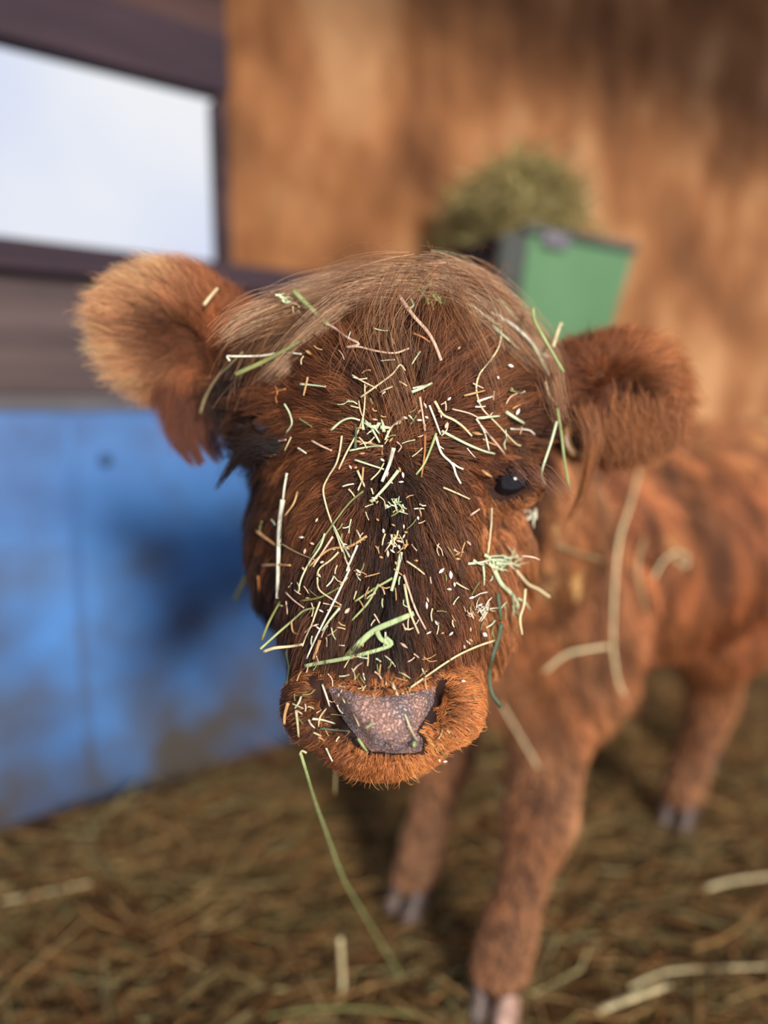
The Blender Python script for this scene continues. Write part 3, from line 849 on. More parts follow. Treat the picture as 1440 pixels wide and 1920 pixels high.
# sweep over the viewer's side with the high ear
add([(770, 560), (700, 556), (630, 562), (560, 575), (500, 585, .50), (440, 612, .50), (412, 640, .50)], 434, .009, .006)
add([(765, 552), (690, 543), (620, 545), (550, 562, .51), (490, 590, .50)], 372, .007, .006, PALE * .95)
add([(770, 575), (715, 575), (660, 592), (600, 640), (560, 680), (520, 720), (480, 745)], 434, .007, .006, PALE * .92)
add([(760, 570), (700, 575), (640, 590), (575, 630), (520, 670), (470, 720, .52)], 279, .010, .012, GREY)
add([(700, 580), (640, 600), (560, 620), (500, 650), (460, 690, .52), (445, 740, .52)], 161, .010, .014, GREY * .8)
add([(750, 545), (700, 530), (660, 532), (600, 548)], 279, .010, .008, BRN)
add([(560, 575), (500, 600, .50), (470, 640, .50), (440, 690, .51)], 99, .008, .012, BRN * .8)
# middle, thinner
add([(765, 560), (735, 600), (722, 650), (745, 720), (765, 790), (775, 840)], 90, .012, .008, BRN)
add([(775, 560), (740, 610), (730, 660), (755, 730), (772, 800)], 40, .010, .008, PALE * .75)
add([(760, 560), (720, 610), (690, 670), (660, 740)], 80, .012, .014, BRN)
add([(790, 560), (800, 620), (790, 700), (800, 780)], 68, .012, .014, BRN)
add([(825, 570), (850, 620), (880, 670), (905, 730), (915, 780)], 142, .008, .008, BRN)
add([(828, 572), (810, 610), (795, 660), (780, 720)], 37, .006, .010, BRN)
add([(830, 575), (870, 600), (900, 640), (920, 700)], 99, .008, .010, PALE * .7)
# sweep along the other outline
add([(790, 545), (850, 538), (910, 552), (960, 590), (1000, 640), (1030, 700), (1045, 765, .51)], 527, .008, .004, PALE * .98)
add([(800, 560), (860, 562), (920, 590), (970, 640), (1015, 700), (1042, 770, .51)], 465, .009, .004, PALE * .9)
add([(800, 570), (860, 590), (910, 630), (960, 680), (1010, 725), (1040, 780, .51)], 235, .010, .005, GREY)
add([(780, 545), (830, 528), (880, 532), (930, 555), (975, 590)], 322, .008, .007, BRN)
add([(860, 545), (930, 560), (990, 610), (1028, 670), (1050, 750, .51), (1058, 800, .52)], 161, .006, .006, GREY)
add([(1030, 700, .50), (1046, 760, .505), (1058, 790, .51), (1075, 800, .52)], 37, .006, .010, BRN)
locks('forelock', fl, .00014, .00005, 'pale straw-brown forelock swept to both sides')
fl = []
for k_ in range(9):
    x0 = 640 + k_ * 14 + (k_ % 3) * 5
    fl.append(dict(pts=[(x0, 552), (x0 + 4 + 2 * k_, 528, .57), (x0 + 10 + 4 * k_ - k_ * k_, 503 - 10 * math.sin(k_ * .4), .575)], n_=150, s0=.009, s1=.009, tint=BRN * (1.0 if k_ < 7 else .6)))
for k_ in range(7):
    x0 = 770 + k_ * 22
    fl.append(dict(pts=[(x0, 560), (x0 + 10, 532, .575), (x0 + 24, 520 + k_ * 2, .58)], n_=150, s0=.010, s1=.010, tint=np.array([.42, .19, .075])))
for k_ in range(4):
    x0 = 870 + k_ * 10
    fl.append(dict(pts=[(x0, 545, .60), (x0 + 8, 515, .61), (x0 + 22, 492 + 4 * k_, .615)], n_=45, s0=.008, s1=.010, tint=DARK * 1.2))
locks('poll_tuft', fl, .00012, .00005)
fl = []
REDD = np.array([.17, .060, .026])
for k_ in range(16):                                          # fringe hanging off the ear and the side of the head behind it
    x0 = 318 + k_ * 11.5; up = 700 + 6 * math.sin(k_ * 1.7)
    tipy = 790 + 55 * math.exp(-((k_ - 2) / 3.2) ** 2) + 12 * math.sin(k_ * 2.3) - max(0, k_ - 11) * 3
    fl.append(dict(pts=[(x0 + 6, up, .577), (x0 - 2 + k_, up + 55, .577), (x0 + 6 + k_ * .8, tipy, .580)], n_=520, s0=.008, s1=.0065, tint=REDD * (1.15 - .035 * k_)))
for pts in ([(322, 760), (326, 815), (345, 850), (365, 878)], [(340, 770), (350, 820), (366, 850), (385, 868)], [(372, 770), (382, 820), (396, 850), (412, 870)], [(388, 770), (398, 810), (408, 842), (420, 862)], [(356, 770), (360, 820), (372, 860), (374, 874)]):
    fl.append(dict(pts=[(x, y, .577) for x, y in pts], n_=150, s0=.005, s1=.0012, tint=REDD * 1.1, short=.7))
for k_ in range(14):
    x0 = 440 + (k_ % 7) * 11; y0 = 650 + (k_ // 7) * 70
    fl.append(dict(pts=[(x0, y0, .566), (x0 - 8, y0 + 50, .560), (x0 + 6, y0 + 105, .566)], n_=330, s0=.012, s1=.012, tint=DARK * 1.4))
locks('ear_fringe', fl, .00014, .00005, 'dark red fringe hanging in locks below the ear')
fl = []
for k_ in range(12):                                          # beard of the other ear, wisps and long lock past the tag
    x0 = 1130 + k_ * 11
    fl.append(dict(pts=[(x0, 775 + 6 * math.sin(k_), .566), (x0 + 4, 815, .566), (x0 + 8 + 5 * math.sin(k_ * 2), 850 + 16 * math.sin(k_ * 1.3 + 1), .566)], n_=130, s0=.011, s1=.010, tint=ORNG * .8))
fl.append(dict(pts=[(1095, 770, .552), (1112, 815, .55), (1106, 860, .552), (1090, 930, .560), (1060, 985, .566)], n_=260, s0=.004, s1=.0015, tint=ORNG * .8, short=.7))
for k_ in range(4):
    fl.append(dict(pts=[(1078 + 9 * k_, 760, .558), (1092 + 8 * k_, 800, .552), (1098 + 6 * k_, 842 + 6 * k_, .553)], n_=26, s0=.004, s1=.003, tint=ORNG * .7, short=.6))
fl.append(dict(pts=[(1150, 770, .562), (1148, 810, .58), (1140, 845, .58)], n_=60, s0=.003, s1=.003, tint=RUST))
for k_ in range(5):
    fl.append(dict(pts=[(1060 + 15 * k_, 690, .566), (1058 + 14 * k_, 740, .563), (1062 + 15 * k_, 795, .566)], n_=420, s0=.010, s1=.009, tint=REDD * (.8 + .1 * k_)))
locks('ear_fringe', fl, .00014, .00005)
fl = []
fl.append(dict(pts=[(540, 835), (490, 835, .50), (455, 850, .50), (425, 885, .505), (402, 920, .51)], n_=150, s0=.0035, s1=.0016, tint=DARK * .8, short=.6))
fl.append(dict(pts=[(530, 850), (490, 845, .50), (450, 862, .505), (412, 902, .51)], n_=60, s0=.003, s1=.0025, tint=DARK * np.array([1.2, 1.1, 1.6]), short=.6))
fl.append(dict(pts=[(505, 850), (490, 870, .51), (480, 900, .52)], n_=60, s0=.006, s1=.006, tint=DARK))
locks('lashes', fl, .00012, .00005, 'dark lashes sweeping out beside the cheek')
fl = []
for k_ in range(7):
    x0 = 945 + 11 * k_; y0 = 868 + 3 * k_
    fl.append(dict(pts=[(x0, y0, .498), (x0 + 14 + 2 * k_, y0 + 8, .488), (x0 + 38 + 6 * k_, y0 + 38 + 4 * k_, .486)], n_=16, s0=.003, s1=.003, tint=np.array([.30, .15, .10]), short=.6))
locks('lashes', fl, .00012, .00005)
fl = []
r_ = np.random.default_rng(5)
for k_ in range(46):                                          # long feeler hairs of the muzzle and lip
    a_ = r_.uniform(-.5, 3.6)
    x0, y0 = 722 + 150 * math.cos(a_) * r_.uniform(.75, 1), 1335 + 62 * math.sin(a_) * r_.uniform(.6, 1)
    p = on_calf(x0, y0, 0)
    if p is None: continue
    d = depth_of(p)
    vx, vy = math.cos(a_) + r_.normal() * .25, math.sin(a_) * .8 + .2 + r_.normal() * .25
    ln = r_.uniform(25, 60)
    fl.append(dict(pts=[(x0, y0, d), (x0 + vx * ln * .5, y0 + vy * ln * .5, d - .012), (x0 + vx * ln, y0 + vy * ln + 5, d - .016)], n_=2, s0=.0004, s1=.001, tint=DARK * 1.3, short=.9))
locks('whiskers', fl, .00011, .00004)

# outer surface of the fur, seen as how far the hair stands off the hide
FG = 7.0
def fur_map():
    A = np.concatenate([np.concatenate([(p_[:, 1:-1] * (1 - t_) + p_[:, 2:] * t_).reshape(-1, 3) for t_ in (0, .33, .66)]) for p_ in STRANDS])
    x, y, d = project(A)
    gx_, gy_ = (x / FG).astype(int), (y / FG).astype(int)
    ok = (gx_ >= 0) & (gx_ < 400) & (gy_ >= 0) & (gy_ < 400)
    key = gx_[ok] * 400 + gy_[ok]; d = d[ok]
    o_ = np.lexsort((d, key)); key, d = key[o_], d[o_]
    st = np.r_[0, np.nonzero(np.diff(key))[0] + 1]; en = np.r_[st[1:], len(key)]
    out = {}
    for a_, b_ in zip(st, en):
        if b_ - a_ >= 6: out[int(key[a_])] = float(d[a_ + int((b_ - a_) * .07)])
    res = {}
    for k_ in out:
        nb = [out[k_ + e_] for e_ in (0, 1, -1, 400, -400) if k_ + e_ in out and abs(out[k_ + e_] - out[k_]) < .02]
        res[k_] = min(nb)
    return res
FUR = fur_map()

# ================================================================== hay
HAYC = {'straw': srgb(214, 196, 150), 'pale': srgb(232, 222, 196), 'green': srgb(160, 172, 112), 'lgreen': srgb(196, 206, 164), 'tan': srgb(196, 150, 98), 'pink': srgb(222, 184, 156), 'olive': srgb(128, 130, 76), 'dull': srgb(150, 132, 92), 'rust': srgb(176, 112, 62), 'dgreen': srgb(78, 92, 68), 'white': srgb(236, 226, 214), 'leaf': srgb(170, 186, 132)}
HM = {}
def hay_mat(k):
    if k not in HM:
        c = HAYC[k]
        m = noise_mat('hay_' + k, [(0.3, tuple(x * .8 for x in c)), (0.7, tuple(min(x * 1.25, .95) for x in c))], nscale=90, rough=0.55, spec=0.35)
        HM[k] = m
    return HM[k]
def stem_geo(pts, w, flat=.45, taper=.75, n_=None, seg=6, twist=0.0, facing=None):
    pts = np.asarray(pts, float)
    n_ = n_ or max(4, (len(pts) - 1) * 4 + 1)
    G = catmull(pts, n_)
    Tn = np.gradient(G, axis=0); Tn = nrm(Tn)
    ref = np.asarray(facing if facing is not None else -FWD)
    S = nrm(np.cross(Tn, ref) + 1e-6); B = nrm(np.cross(S, Tn))
    vs, fs = [], []
    for i_ in range(n_):
        s = i_ / (n_ - 1); ww = w * .5 * (1 - (1 - taper) * s)
        ca, sa = math.cos(twist * s), math.sin(twist * s)
        s1 = S[i_] * ca + B[i_] * sa; b1 = -S[i_] * sa + B[i_] * ca
        for k_ in range(seg):
            a_ = 2 * math.pi * k_ / seg
            vs.append(G[i_] + s1 * ww * math.cos(a_) + b1 * ww * flat * math.sin(a_))
    for i_ in range(n_ - 1):
        for k_ in range(seg):
            fs.append((i_ * seg + k_, i_ * seg + (k_ + 1) % seg, (i_ + 1) * seg + (k_ + 1) % seg, (i_ + 1) * seg + k_))
    fs.append(tuple(range(seg))[::-1]); fs.append(tuple((n_ - 1) * seg + k_ for k_ in range(seg)))
    return vs, fs
def place_mesh(name, vs, fs, mat, parent=None, smooth=True):
    vs = np.asarray(vs); c = vs.mean(0)
    o = link_mesh(name, mesh_from(vs - c, fs), mat, None, smooth)
    o.location = c
    return o
def on_fur(px, py, lift=.012):
    f_ = FUR.get(int(px / FG) * 400 + int(py / FG))
    if f_ is not None and f_ < .66: return at(px, py, f_ - .0008)
    return on_calf(px, py, lift)
def on_face(pts, lift):
    out, last = [], None
    for q in pts:
        if len(q) == 3: p = at(*q)
        else:
            p = on_fur(q[0], q[1], lift)
            if p is None: p = at(q[0], q[1], last if last else .49)
        last = depth_of(p); out.append(p)
    # keep the stem stiff: even out the depth along it
    out = np.array(out); d = np.array([depth_of(p) for p in out])
    if len(d) > 2:
        sm_ = d.copy(); sm_[1:-1] = np.minimum(d[1:-1], (d[:-2] + d[2:]) / 2 + .004)
        for i_, q in enumerate(pts): out[i_] = at(q[0], q[1], sm_[i_])
    return out
def stem(pts, wpx, colr, label, name='hay_stalk', cat='hay stalk', lift=.012, group=None, flat=.45, taper=.75, twist=0.0):
    P3 = on_face(pts, lift)
    d = np.mean([depth_of(p) for p in P3])
    vs, fs = stem_geo(P3, wpx / FPX * d, flat, taper, twist=twist)
    return tag(place_mesh(name, vs, fs, hay_mat(colr)), label, cat, group)
# each traced stem: where it lies, how wide, its colour, what singles it out
STEMS = [
 ([(550, 545), (582, 577), (615, 609)], 9, 'green', 'thick green stem lying on the forelock pointing down at the bent stem'),
 ([(566, 590), (620, 611), (650, 632), (673, 645), (650, 651), (672, 650), (705, 658), (740, 662), (767, 653)], 4.5, 'pink', 'pinkish hay stem with a kink crossing the brow'),
 ([(441, 702, .50), (500, 675), (563, 640)], 9, 'olive', 'thick straight olive stem on the brow beside the high ear'),
 ([(431, 677, .50), (426, 668, .50), (440, 668, .50), (490, 667), (530, 661), (565, 664)], 4, 'pale', 'thin pale stem hooked at its end lying over a thick olive stem'),
 ([(375, 776, .555), (385, 745, .55), (405, 710, .535), (430, 685, .52), (455, 660, .505)], 5, 'dull', 'curved brownish stem hanging in front of the high ear'),
 ([(731, 531), (752, 560), (775, 592), (800, 620), (815, 645), (827, 676)], 7, 'pink', 'long tan stem slanting down the middle of the forehead'),
 ([(775, 625), (792, 632), (806, 642)], 4, 'rust', 'rust-coloured chip under the long slanting forehead stem'),
 ([(690, 500, .57), (735, 526), (775, 548)], 4, 'pink', 'thin pink stem crossing the crown of the head'),
 ([(746, 517, .54), (775, 535), (795, 553), (803, 570)], 5, 'olive', 'dark green stem at the crown beside a spray of grass'),
 ([(786, 544), (815, 531), (856, 522)], 5, 'lgreen', 'pale green stem arched over the crown of the head'),
 ([(803, 545), (818, 558), (828, 570)], 5, 'green', 'small green grass blade in the hollow of the crown'),
 ([(828, 569), (838, 560), (846, 552)], 4, 'dgreen', 'short dark green blade in the hollow of the crown'),
 ([(763, 582), (775, 572), (770, 560)], 4, 'lgreen', 'curled green leaf in the parting of the forelock'),
 ([(741, 540), (770, 545), (790, 552)], 3, 'pink', 'short pink stem beside the parting on the crown'),
 ([(896, 536), (918, 547), (940, 565), (960, 590), (985, 625), (1005, 650), (1022, 664)], 5, 'lgreen', 'long pale green blade following the outline of the forelock'),
 ([(876, 567), (900, 585), (935, 610)], 6, 'lgreen', 'flat pale blade lying across the forelock above a curly stem'),
 ([(920, 585), (955, 605), (985, 630), (1010, 655), (1027, 670)], 6, 'pale', 'wide whitish blade sweeping down the forelock'),
 ([(924, 612), (945, 630), (973, 655)], 6, 'lgreen', 'ragged green blade in the lower forelock beside the curly stem'),
 ([(960, 588), (975, 615), (1000, 648), (1020, 685), (1042, 730)], 4, 'lgreen', 'thin green blade at the edge of the forelock'),
 ([(999, 577, .52), (1002, 600, .515), (1015, 625, .51), (1035, 660, .51), (1057, 698, .515)], 6, 'green', 'stiff green stem standing off the forelock against the green box'),
 ([(1037, 650, .53), (1050, 610, .55), (1055, 608, .55)], 6, 'straw', 'faint straw tip rising between the forelock and the ear'),
 ([(937, 578), (940, 620), (935, 650), (920, 675), (900, 700), (893, 725), (897, 750), (907, 770), (930, 793), (965, 830), (977, 836)], 3.8, 'straw', 'long curly stem winding down from the forelock to the open eye'),
 ([(1022, 715), (1030, 740), (1044, 760)], 4, 'straw', 'short straw at the tip of the forelock'),
 ([(1045, 765, .51), (1052, 810, .515), (1058, 860, .52), (1067, 915, .53)], 5, 'green', 'green blade dangling from the forelock past the ear tag'),
 ([(1044, 790, .505), (1033, 830, .50), (1018, 875, .50), (1015, 893, .50)], 5, 'lgreen', 'pale blade hanging beside the open eye'),
 ([(1015, 893, .50), (1022, 908, .50)], 4, 'lgreen', 'short pale tip below the blade beside the open eye'),
 ([(660, 703), (680, 715), (706, 728)], 3.4, 'straw', 'straw stem pointing down to the middle of the brow'),
 ([(676, 745), (700, 728), (735, 702), (750, 684), (760, 695)], 3.6, 'straw', 'bent straw stem below the kinked pink one'),
 ([(772, 735), (790, 728), (810, 718)], 5.5, 'lgreen', 'short flat pale green chip in the middle of the brow'),
 ([(774, 728), (800, 722)], 3.5, 'pale', 'thin pale chip beside the flat green chip on the brow'),
 ([(562, 720), (585, 722), (611, 725)], 4, 'lgreen', 'pale chip crossed by a tan chip on the brow'),
 ([(577, 707), (573, 725), (569, 742)], 4, 'tan', 'tan chip standing across a pale chip on the brow'),
 ([(495, 741), (515, 735), (536, 729)], 4, 'rust', 'rust-brown chip crossed by a wavy bit above the hidden eye'),
 ([(515, 723), (520, 735), (517, 745), (519, 755)], 3, 'rust', 'wavy rust bit crossing a straight chip above the hidden eye'),
 ([(533, 757), (543, 775), (547, 795), (536, 812)], 3.4, 'lgreen', 'curved pale stem in the dark hollow of the hidden eye'),
 ([(584, 826), (602, 836), (622, 845)], 4, 'pink', 'pink straight bit on the cheek beside the hidden eye'),
 ([(620, 807), (640, 790), (658, 784), (675, 788)], 4.4, 'lgreen', 'bent pale blade beside the tangle between the eyes'),
 ([(635, 880), (650, 848), (668, 815), (680, 785), (684, 750), (684, 720)], 3.4, 'straw', 'long upright straw stem running past the tangle between the eyes'),
 ([(641, 817), (637, 845), (630, 870), (615, 895), (606, 918), (612, 950), (622, 980), (632, 1005), (642, 1035)], 3.6, 'straw', 'long wavy stem running down the cheek from beside the eyes'),
 ([(656, 1045), (640, 1015), (625, 985), (636, 1010), (654, 1065)], 3.2, 'lgreen', 'thin stem going on below the long wavy one'),
 ([(668, 827), (695, 832), (718, 838)], 4.4, 'tan', 'tan stem at the lower side of the tangle between the eyes'),
 ([(655, 845), (690, 838), (718, 836)], 3.6, 'lgreen', 'green-white stem forming a wedge with a tan one'),
 ([(666, 842), (667, 820), (668, 800)], 5, 'dgreen', 'grey-green upright chip in the tangle between the eyes'),
 ([(692, 793), (702, 812), (712, 830)], 4.4, 'lgreen', 'pale green chip under the flattened grass head between the eyes'),
 ([(722, 825), (735, 800), (757, 784)], 4, 'straw', 'curved straw leaving the grass head between the eyes'),
 ([(738, 840), (730, 870), (716, 903)], 7, 'pale', 'wide pale split stem standing below the tangle between the eyes'),
 ([(747, 882), (725, 910), (696, 942)], 6, 'lgreen', 'straight green-white stem slanting towards the bridge of the nose'),
 ([(665, 862), (695, 872), (720, 880)], 3.8, 'lgreen', 'pale stem lying on the cheek above the straight slanting one'),
 ([(695, 900), (710, 885), (720, 868)], 3, 'straw', 'thin straw bit above the straight slanting green-white stem'),
 ([(670, 882), (680, 905)], 4.4, 'straw', 'short straw bit in the middle of the cheek crossed by another'),
 ([(681, 876), (679, 905)], 4, 'tan', 'tan bit touching a straw bit in the middle of the cheek'),
 ([(681, 921), (660, 938), (645, 955), (630, 975), (612, 1000), (597, 1020), (585, 1040)], 3.8, 'olive', 'long olive stem lying across the long wavy one on the cheek'),
 ([(609, 1000), (600, 1025), (580, 1055), (565, 1085), (559, 1112)], 3.8, 'lgreen', 'curved pale green stem running down the lower cheek'),
 ([(538, 887), (533, 915), (530, 945)], 4.5, 'pale', 'thin upper tip of the upright flat straw on the cheek'),
 ([(530, 937), (524, 985), (522, 1040), (520, 1122)], 8, 'pale', 'wide upright flat straw on the dark cheek'),
 ([(558, 922), (550, 945), (533, 968)], 4, 'tan', 'brown forked twig beside the upright flat straw'),
 ([(480, 995), (500, 1010), (517, 1022)], 6, 'tan', 'frayed tan stem poking out of the dark cheek beside the upright straw'),
 ([(525, 1018), (555, 1035), (590, 1050)], 3, 'dull', 'dull thin stem crossing under the upright straw'),
 ([(491, 1060), (520, 1059), (545, 1060)], 5, 'tan', 'short tan stem lying crosswise under the upright straw'),
 ([(484, 1080), (486, 1110)], 4, 'rust', 'rust stem hanging at the edge of the dark cheek'),
 ([(818, 812), (808, 840), (795, 870), (780, 890)], 4.6, 'green', 'green stem tied in a wedge with a pale forked one'),
 ([(817, 818), (828, 850), (848, 870), (855, 890), (864, 907)], 4.6, 'pale', 'pale forked stem below the brow beside the green wedge'),
 ([(848, 868), (858, 875), (869, 880)], 4, 'pale', 'short pale fork of the stem below the brow'),
 ([(805, 760), (815, 785), (826, 815)], 4, 'pale', 'pale stem above the forked one below the brow'),
 ([(787, 744), (792, 775), (797, 808)], 4, 'pink', 'thin upright stem hanging under the parting between the eyes'),
 ([(797, 815), (796, 850), (790, 895)], 4, 'rust', 'rust stem crossing the green wedge stem'),
 ([(815, 752), (830, 777), (850, 787), (868, 800), (885, 818)], 5, 'straw', 'straw stem with a torn green sheath above the open eye'),
 ([(828, 808), (870, 830), (905, 845), (928, 851)], 5, 'lgreen', 'long straight pale stem pointing to the open eye'),
 ([(848, 1400 - 633), (880, 775), (900, 785)], 3.2, 'pink', 'thin pink stem between the brow chips above the open eye'),
 ([(895, 784), (915, 782), (937, 780)], 5, 'lgreen', 'pale green chip lying level above the open eye'),
 ([(870, 742), (890, 737), (910, 732)], 4, 'tan', 'tan chip lying level beside the curly stem'),
 ([(895, 753), (912, 747), (924, 743)], 4.6, 'pale', 'pale chip crossing the curly stem'),
 ([(948, 772), (965, 783), (983, 794)], 6.5, 'lgreen', 'wide pale chip on the brow over the open eye'),
 ([(957, 804), (990, 806), (1003, 815)], 3.4, 'pale', 'thin bent stem under the wide chip on the brow'),
 ([(893, 785), (908, 810), (917, 845)], 4, 'pale', 'pale stem running from the level chip towards the eye'),
 ([(903, 800), (925, 825), (945, 850), (960, 875)], 4, 'pink', 'pinkish stem running to the upper lid of the open eye'),
 ([(903, 882), (920, 893), (936, 900)], 5, 'tan', 'tan chip touching the corner of the open eye'),
 ([(938, 892), (946, 907)], 5, 'straw', 'straw chip stuck on the open eye'),
 ([(831, 914), (855, 924), (881, 936)], 3.6, 'straw', 'straw bit with a hooked end below the forked stem'),
 ([(882, 966), (900, 954)], 4, 'pink', 'pale pink chip on the cheek under the open eye'),
 ([(922, 952), (921, 985), (916, 1030), (915, 1042), (925, 1072)], 3.4, 'straw', 'long thin stem hanging down the cheek under the open eye'),
 ([(878, 1057), (900, 1055), (918, 1050)], 4.5, 'pale', 'pale stem pointing into the hay clump on the cheek'),
 ([(927, 1070), (940, 1095), (960, 1115), (970, 1135), (968, 1150)], 8, 'lgreen', 'crumpled green blade hanging from the hay clump on the cheek', ),
 ([(968, 1070), (990, 1095), (1010, 1105), (1031, 1120)], 5.5, 'straw', 'stiff straw poking out of the cheek clump into the air'),
 ([(985, 1104, .50), (982, 1135, .50), (975, 1160, .50), (979, 1190, .50)], 5, 'straw', 'frayed straw dangling under the hay clump'),
 ([(977, 1042, .49), (1000, 1045, .49), (1012, 1050, .495)], 3.6, 'pink', 'thin pink twig at the top of the hay clump'),
 ([(933, 1112), (937, 1145), (939, 1165)], 7, 'dgreen', 'grey-green blade upper piece hanging below the cheek clump'),
 ([(940, 1170), (933, 1200), (922, 1235), (917, 1265), (922, 1300), (940, 1325)], 9, 'dgreen', 'long dark green blade hanging beside the muzzle'),
 ([(927, 1201), (895, 1212), (860, 1228), (825, 1250), (770, 1289)], 4.4, 'straw', 'long arched straw stem over the side of the muzzle'),
 ([(752, 1035), (745, 1068), (734, 1108)], 7, 'lgreen', 'split green-white stem lying on the bridge of the nose'),
 ([(736, 1084), (700, 1105), (665, 1128)], 4.6, 'green', 'green stem running off the split one on the nose bridge'),
 ([(710, 1095), (690, 1130), (660, 1163)], 4.4, 'green', 'lower branch of the green stem on the nose bridge'),
 ([(757, 1078), (778, 1140), (798, 1180)], 4, 'pink', 'long thin pink stem on the bridge of the nose'),
 ([(758, 1095), (768, 1145), (785, 1188)], 4.6, 'straw', 'straw stem lying beside the long pink one on the nose bridge'),
 ([(762, 1052), (780, 1064), (796, 1077)], 3.6, 'straw', 'thin straw bit on the upper nose bridge'),
 ([(670, 1022), (650, 1070), (655, 1068), (625, 1130), (605, 1170), (588, 1205), (575, 1235)], 4, 'pale', 'long pale straw running down the side of the nose'),
 ([(688, 1005), (655, 1025), (625, 1028), (606, 1038), (580, 1062)], 4.6, 'tan', 'tan flat stem forked over the cheek beside the nose bridge'),
 ([(624, 1006), (605, 1035), (587, 1063)], 4, 'pink', 'pinkish stem making a fork with a tan flat one'),
 ([(635, 1035), (620, 1050), (600, 1065), (594, 1080)], 3.8, 'straw', 'curved straw below the tan fork on the cheek'),
 ([(595, 1082), (598, 1105), (620, 1122), (640, 1135)], 3.4, 'straw', 'bent thin straw in the dark part of the lower cheek'),
 ([(562, 1127), (600, 1120), (640, 1100)], 4, 'olive', 'olive stem in the dark part of the lower cheek'),
 ([(637, 1140), (620, 1160), (604, 1183)], 4.6, 'lgreen', 'short straight green stem beside the long pale straw'),
 ([(535, 1110), (550, 1125), (570, 1140)], 3.2, 'pink', 'thin pink stem low on the dark cheek'),
 ([(488, 1217, .47), (520, 1188), (550, 1162), (570, 1145), (590, 1140)], 4.6, 'green', 'long green stem poking out beyond the dark lower cheek'),
 ([(494, 1222, .47), (515, 1215, .465), (545, 1212), (568, 1208)], 6, 'straw', 'thick straw with a torn end lying level at the dark lower cheek'),
 ([(491, 1200, .48), (505, 1165, .48), (525, 1128)], 5, 'olive', 'dull blade hanging off the dark lower cheek'),
 ([(541, 1198), (537, 1225), (541, 1250), (537, 1282)], 4, 'dgreen', 'thin grey-green stem hanging down beside the muzzle'),
 ([(600, 1128), (590, 1155), (585, 1170), (573, 1195), (567, 1212)], 3.4, 'straw', 'knotted straw running down the lower cheek'),
 ([(546, 1165), (550, 1185), (566, 1190)], 4, 'tan', 'angled tan bit in the dark lower cheek'),
 ([(600, 1200), (594, 1218), (587, 1236)], 6, 'tan', 'short thick tan chip above the muzzle'),
 ([(604, 1283), (612, 1305), (618, 1325)], 3.6, 'pale', 'pale straw at the dark nostril'),
 ([(586, 1348), (605, 1350), (628, 1357)], 4, 'pale', 'pale bent straw lying under the dark nostril'),
 ([(600, 1366), (630, 1369), (655, 1371)], 4, 'dgreen', 'dark green blade sticking into the nostril'),
 ([(612, 1328), (600, 1345), (597, 1362)], 3, 'straw', 'thin straw crossing the pale bent one under the nostril'),
 ([(555, 1332), (558, 1358), (560, 1382)], 4.4, 'straw', 'straw bit standing on the furry lip'),
 ([(540, 1318), (534, 1340), (533, 1358)], 6, 'tan', 'tan straw at the outer edge of the furry lip'),
 ([(736, 1280), (752, 1320), (768, 1362), (783, 1391)], 3.6, 'straw', 'long thin straw crossing the bare nose'),
 ([(755, 1300), (757, 1330)], 4, 'straw', 'short straw above the bare nose beside the long thin one'),
 ([(664, 1338), (670, 1352), (673, 1362)], 4, 'straw', 'straw bit on the grey nose leather'),
 ([(690, 1357), (703, 1350)], 4, 'green', 'tiny green blade on the nose leather'),
 ([(671, 1384), (680, 1398), (689, 1410)], 5, 'green', 'green blade stuck at the lower rim of the nose'),
 ([(779, 1390), (776, 1400), (777, 1410)], 6, 'green', 'green scrap at the corner of the mouth'),
 ([(575, 1412, .47), (566, 1408, .47), (562, 1416, .472)], 4, 'straw', 'small bent straw under the chin'),
 ([(563, 1410, .474), (575, 1450, .478), (590, 1500, .53), (615, 1570, .60), (645, 1650, .68), (680, 1710, .78), (715, 1770, .88), (775, 1870, 1.02)], 4, 'green', 'long hay stalk dangling from the chin to the floor'),
]
blade_pts = None
for it in STEMS:
    pts, w, c, lab = it[:4]
    stem(pts, w * 1.15, c, lab)

# broad folded leaf above the muzzle: a thing with its bent-back piece
P3 = on_face([(571, 1249), (600, 1243), (640, 1236), (690, 1224), (733, 1209), (722, 1194)], .012)
vs1, fs1 = stem_geo(P3, .0028, .18, 1.0, n_=24)
P4 = on_face([(650, 1232), (675, 1205), (702, 1182), (740, 1165), (776, 1150)], .014)
leaf = tag(place_mesh('hay_leaf', vs1, fs1, hay_mat('leaf')), 'broad pale green leaf folded in a zigzag above the muzzle', 'hay leaf')
bpy.context.view_layer.update()
def leaf_piece(nm, P_, w_, c_):
    vs_, fs_ = stem_geo(P_, w_, .12, .8, n_=18)
    o_ = place_mesh(nm, vs_, fs_, hay_mat(c_)); o_.parent = leaf; o_.matrix_parent_inverse = Matrix.Translation(-Vector(leaf.location)); return o_
leaf_piece('leaf_blade', P4, .0046, 'leaf')
leaf_piece('leaf_fold', on_face([(706, 1183), (714, 1198), (729, 1208)], .015), .0036, 'leaf')

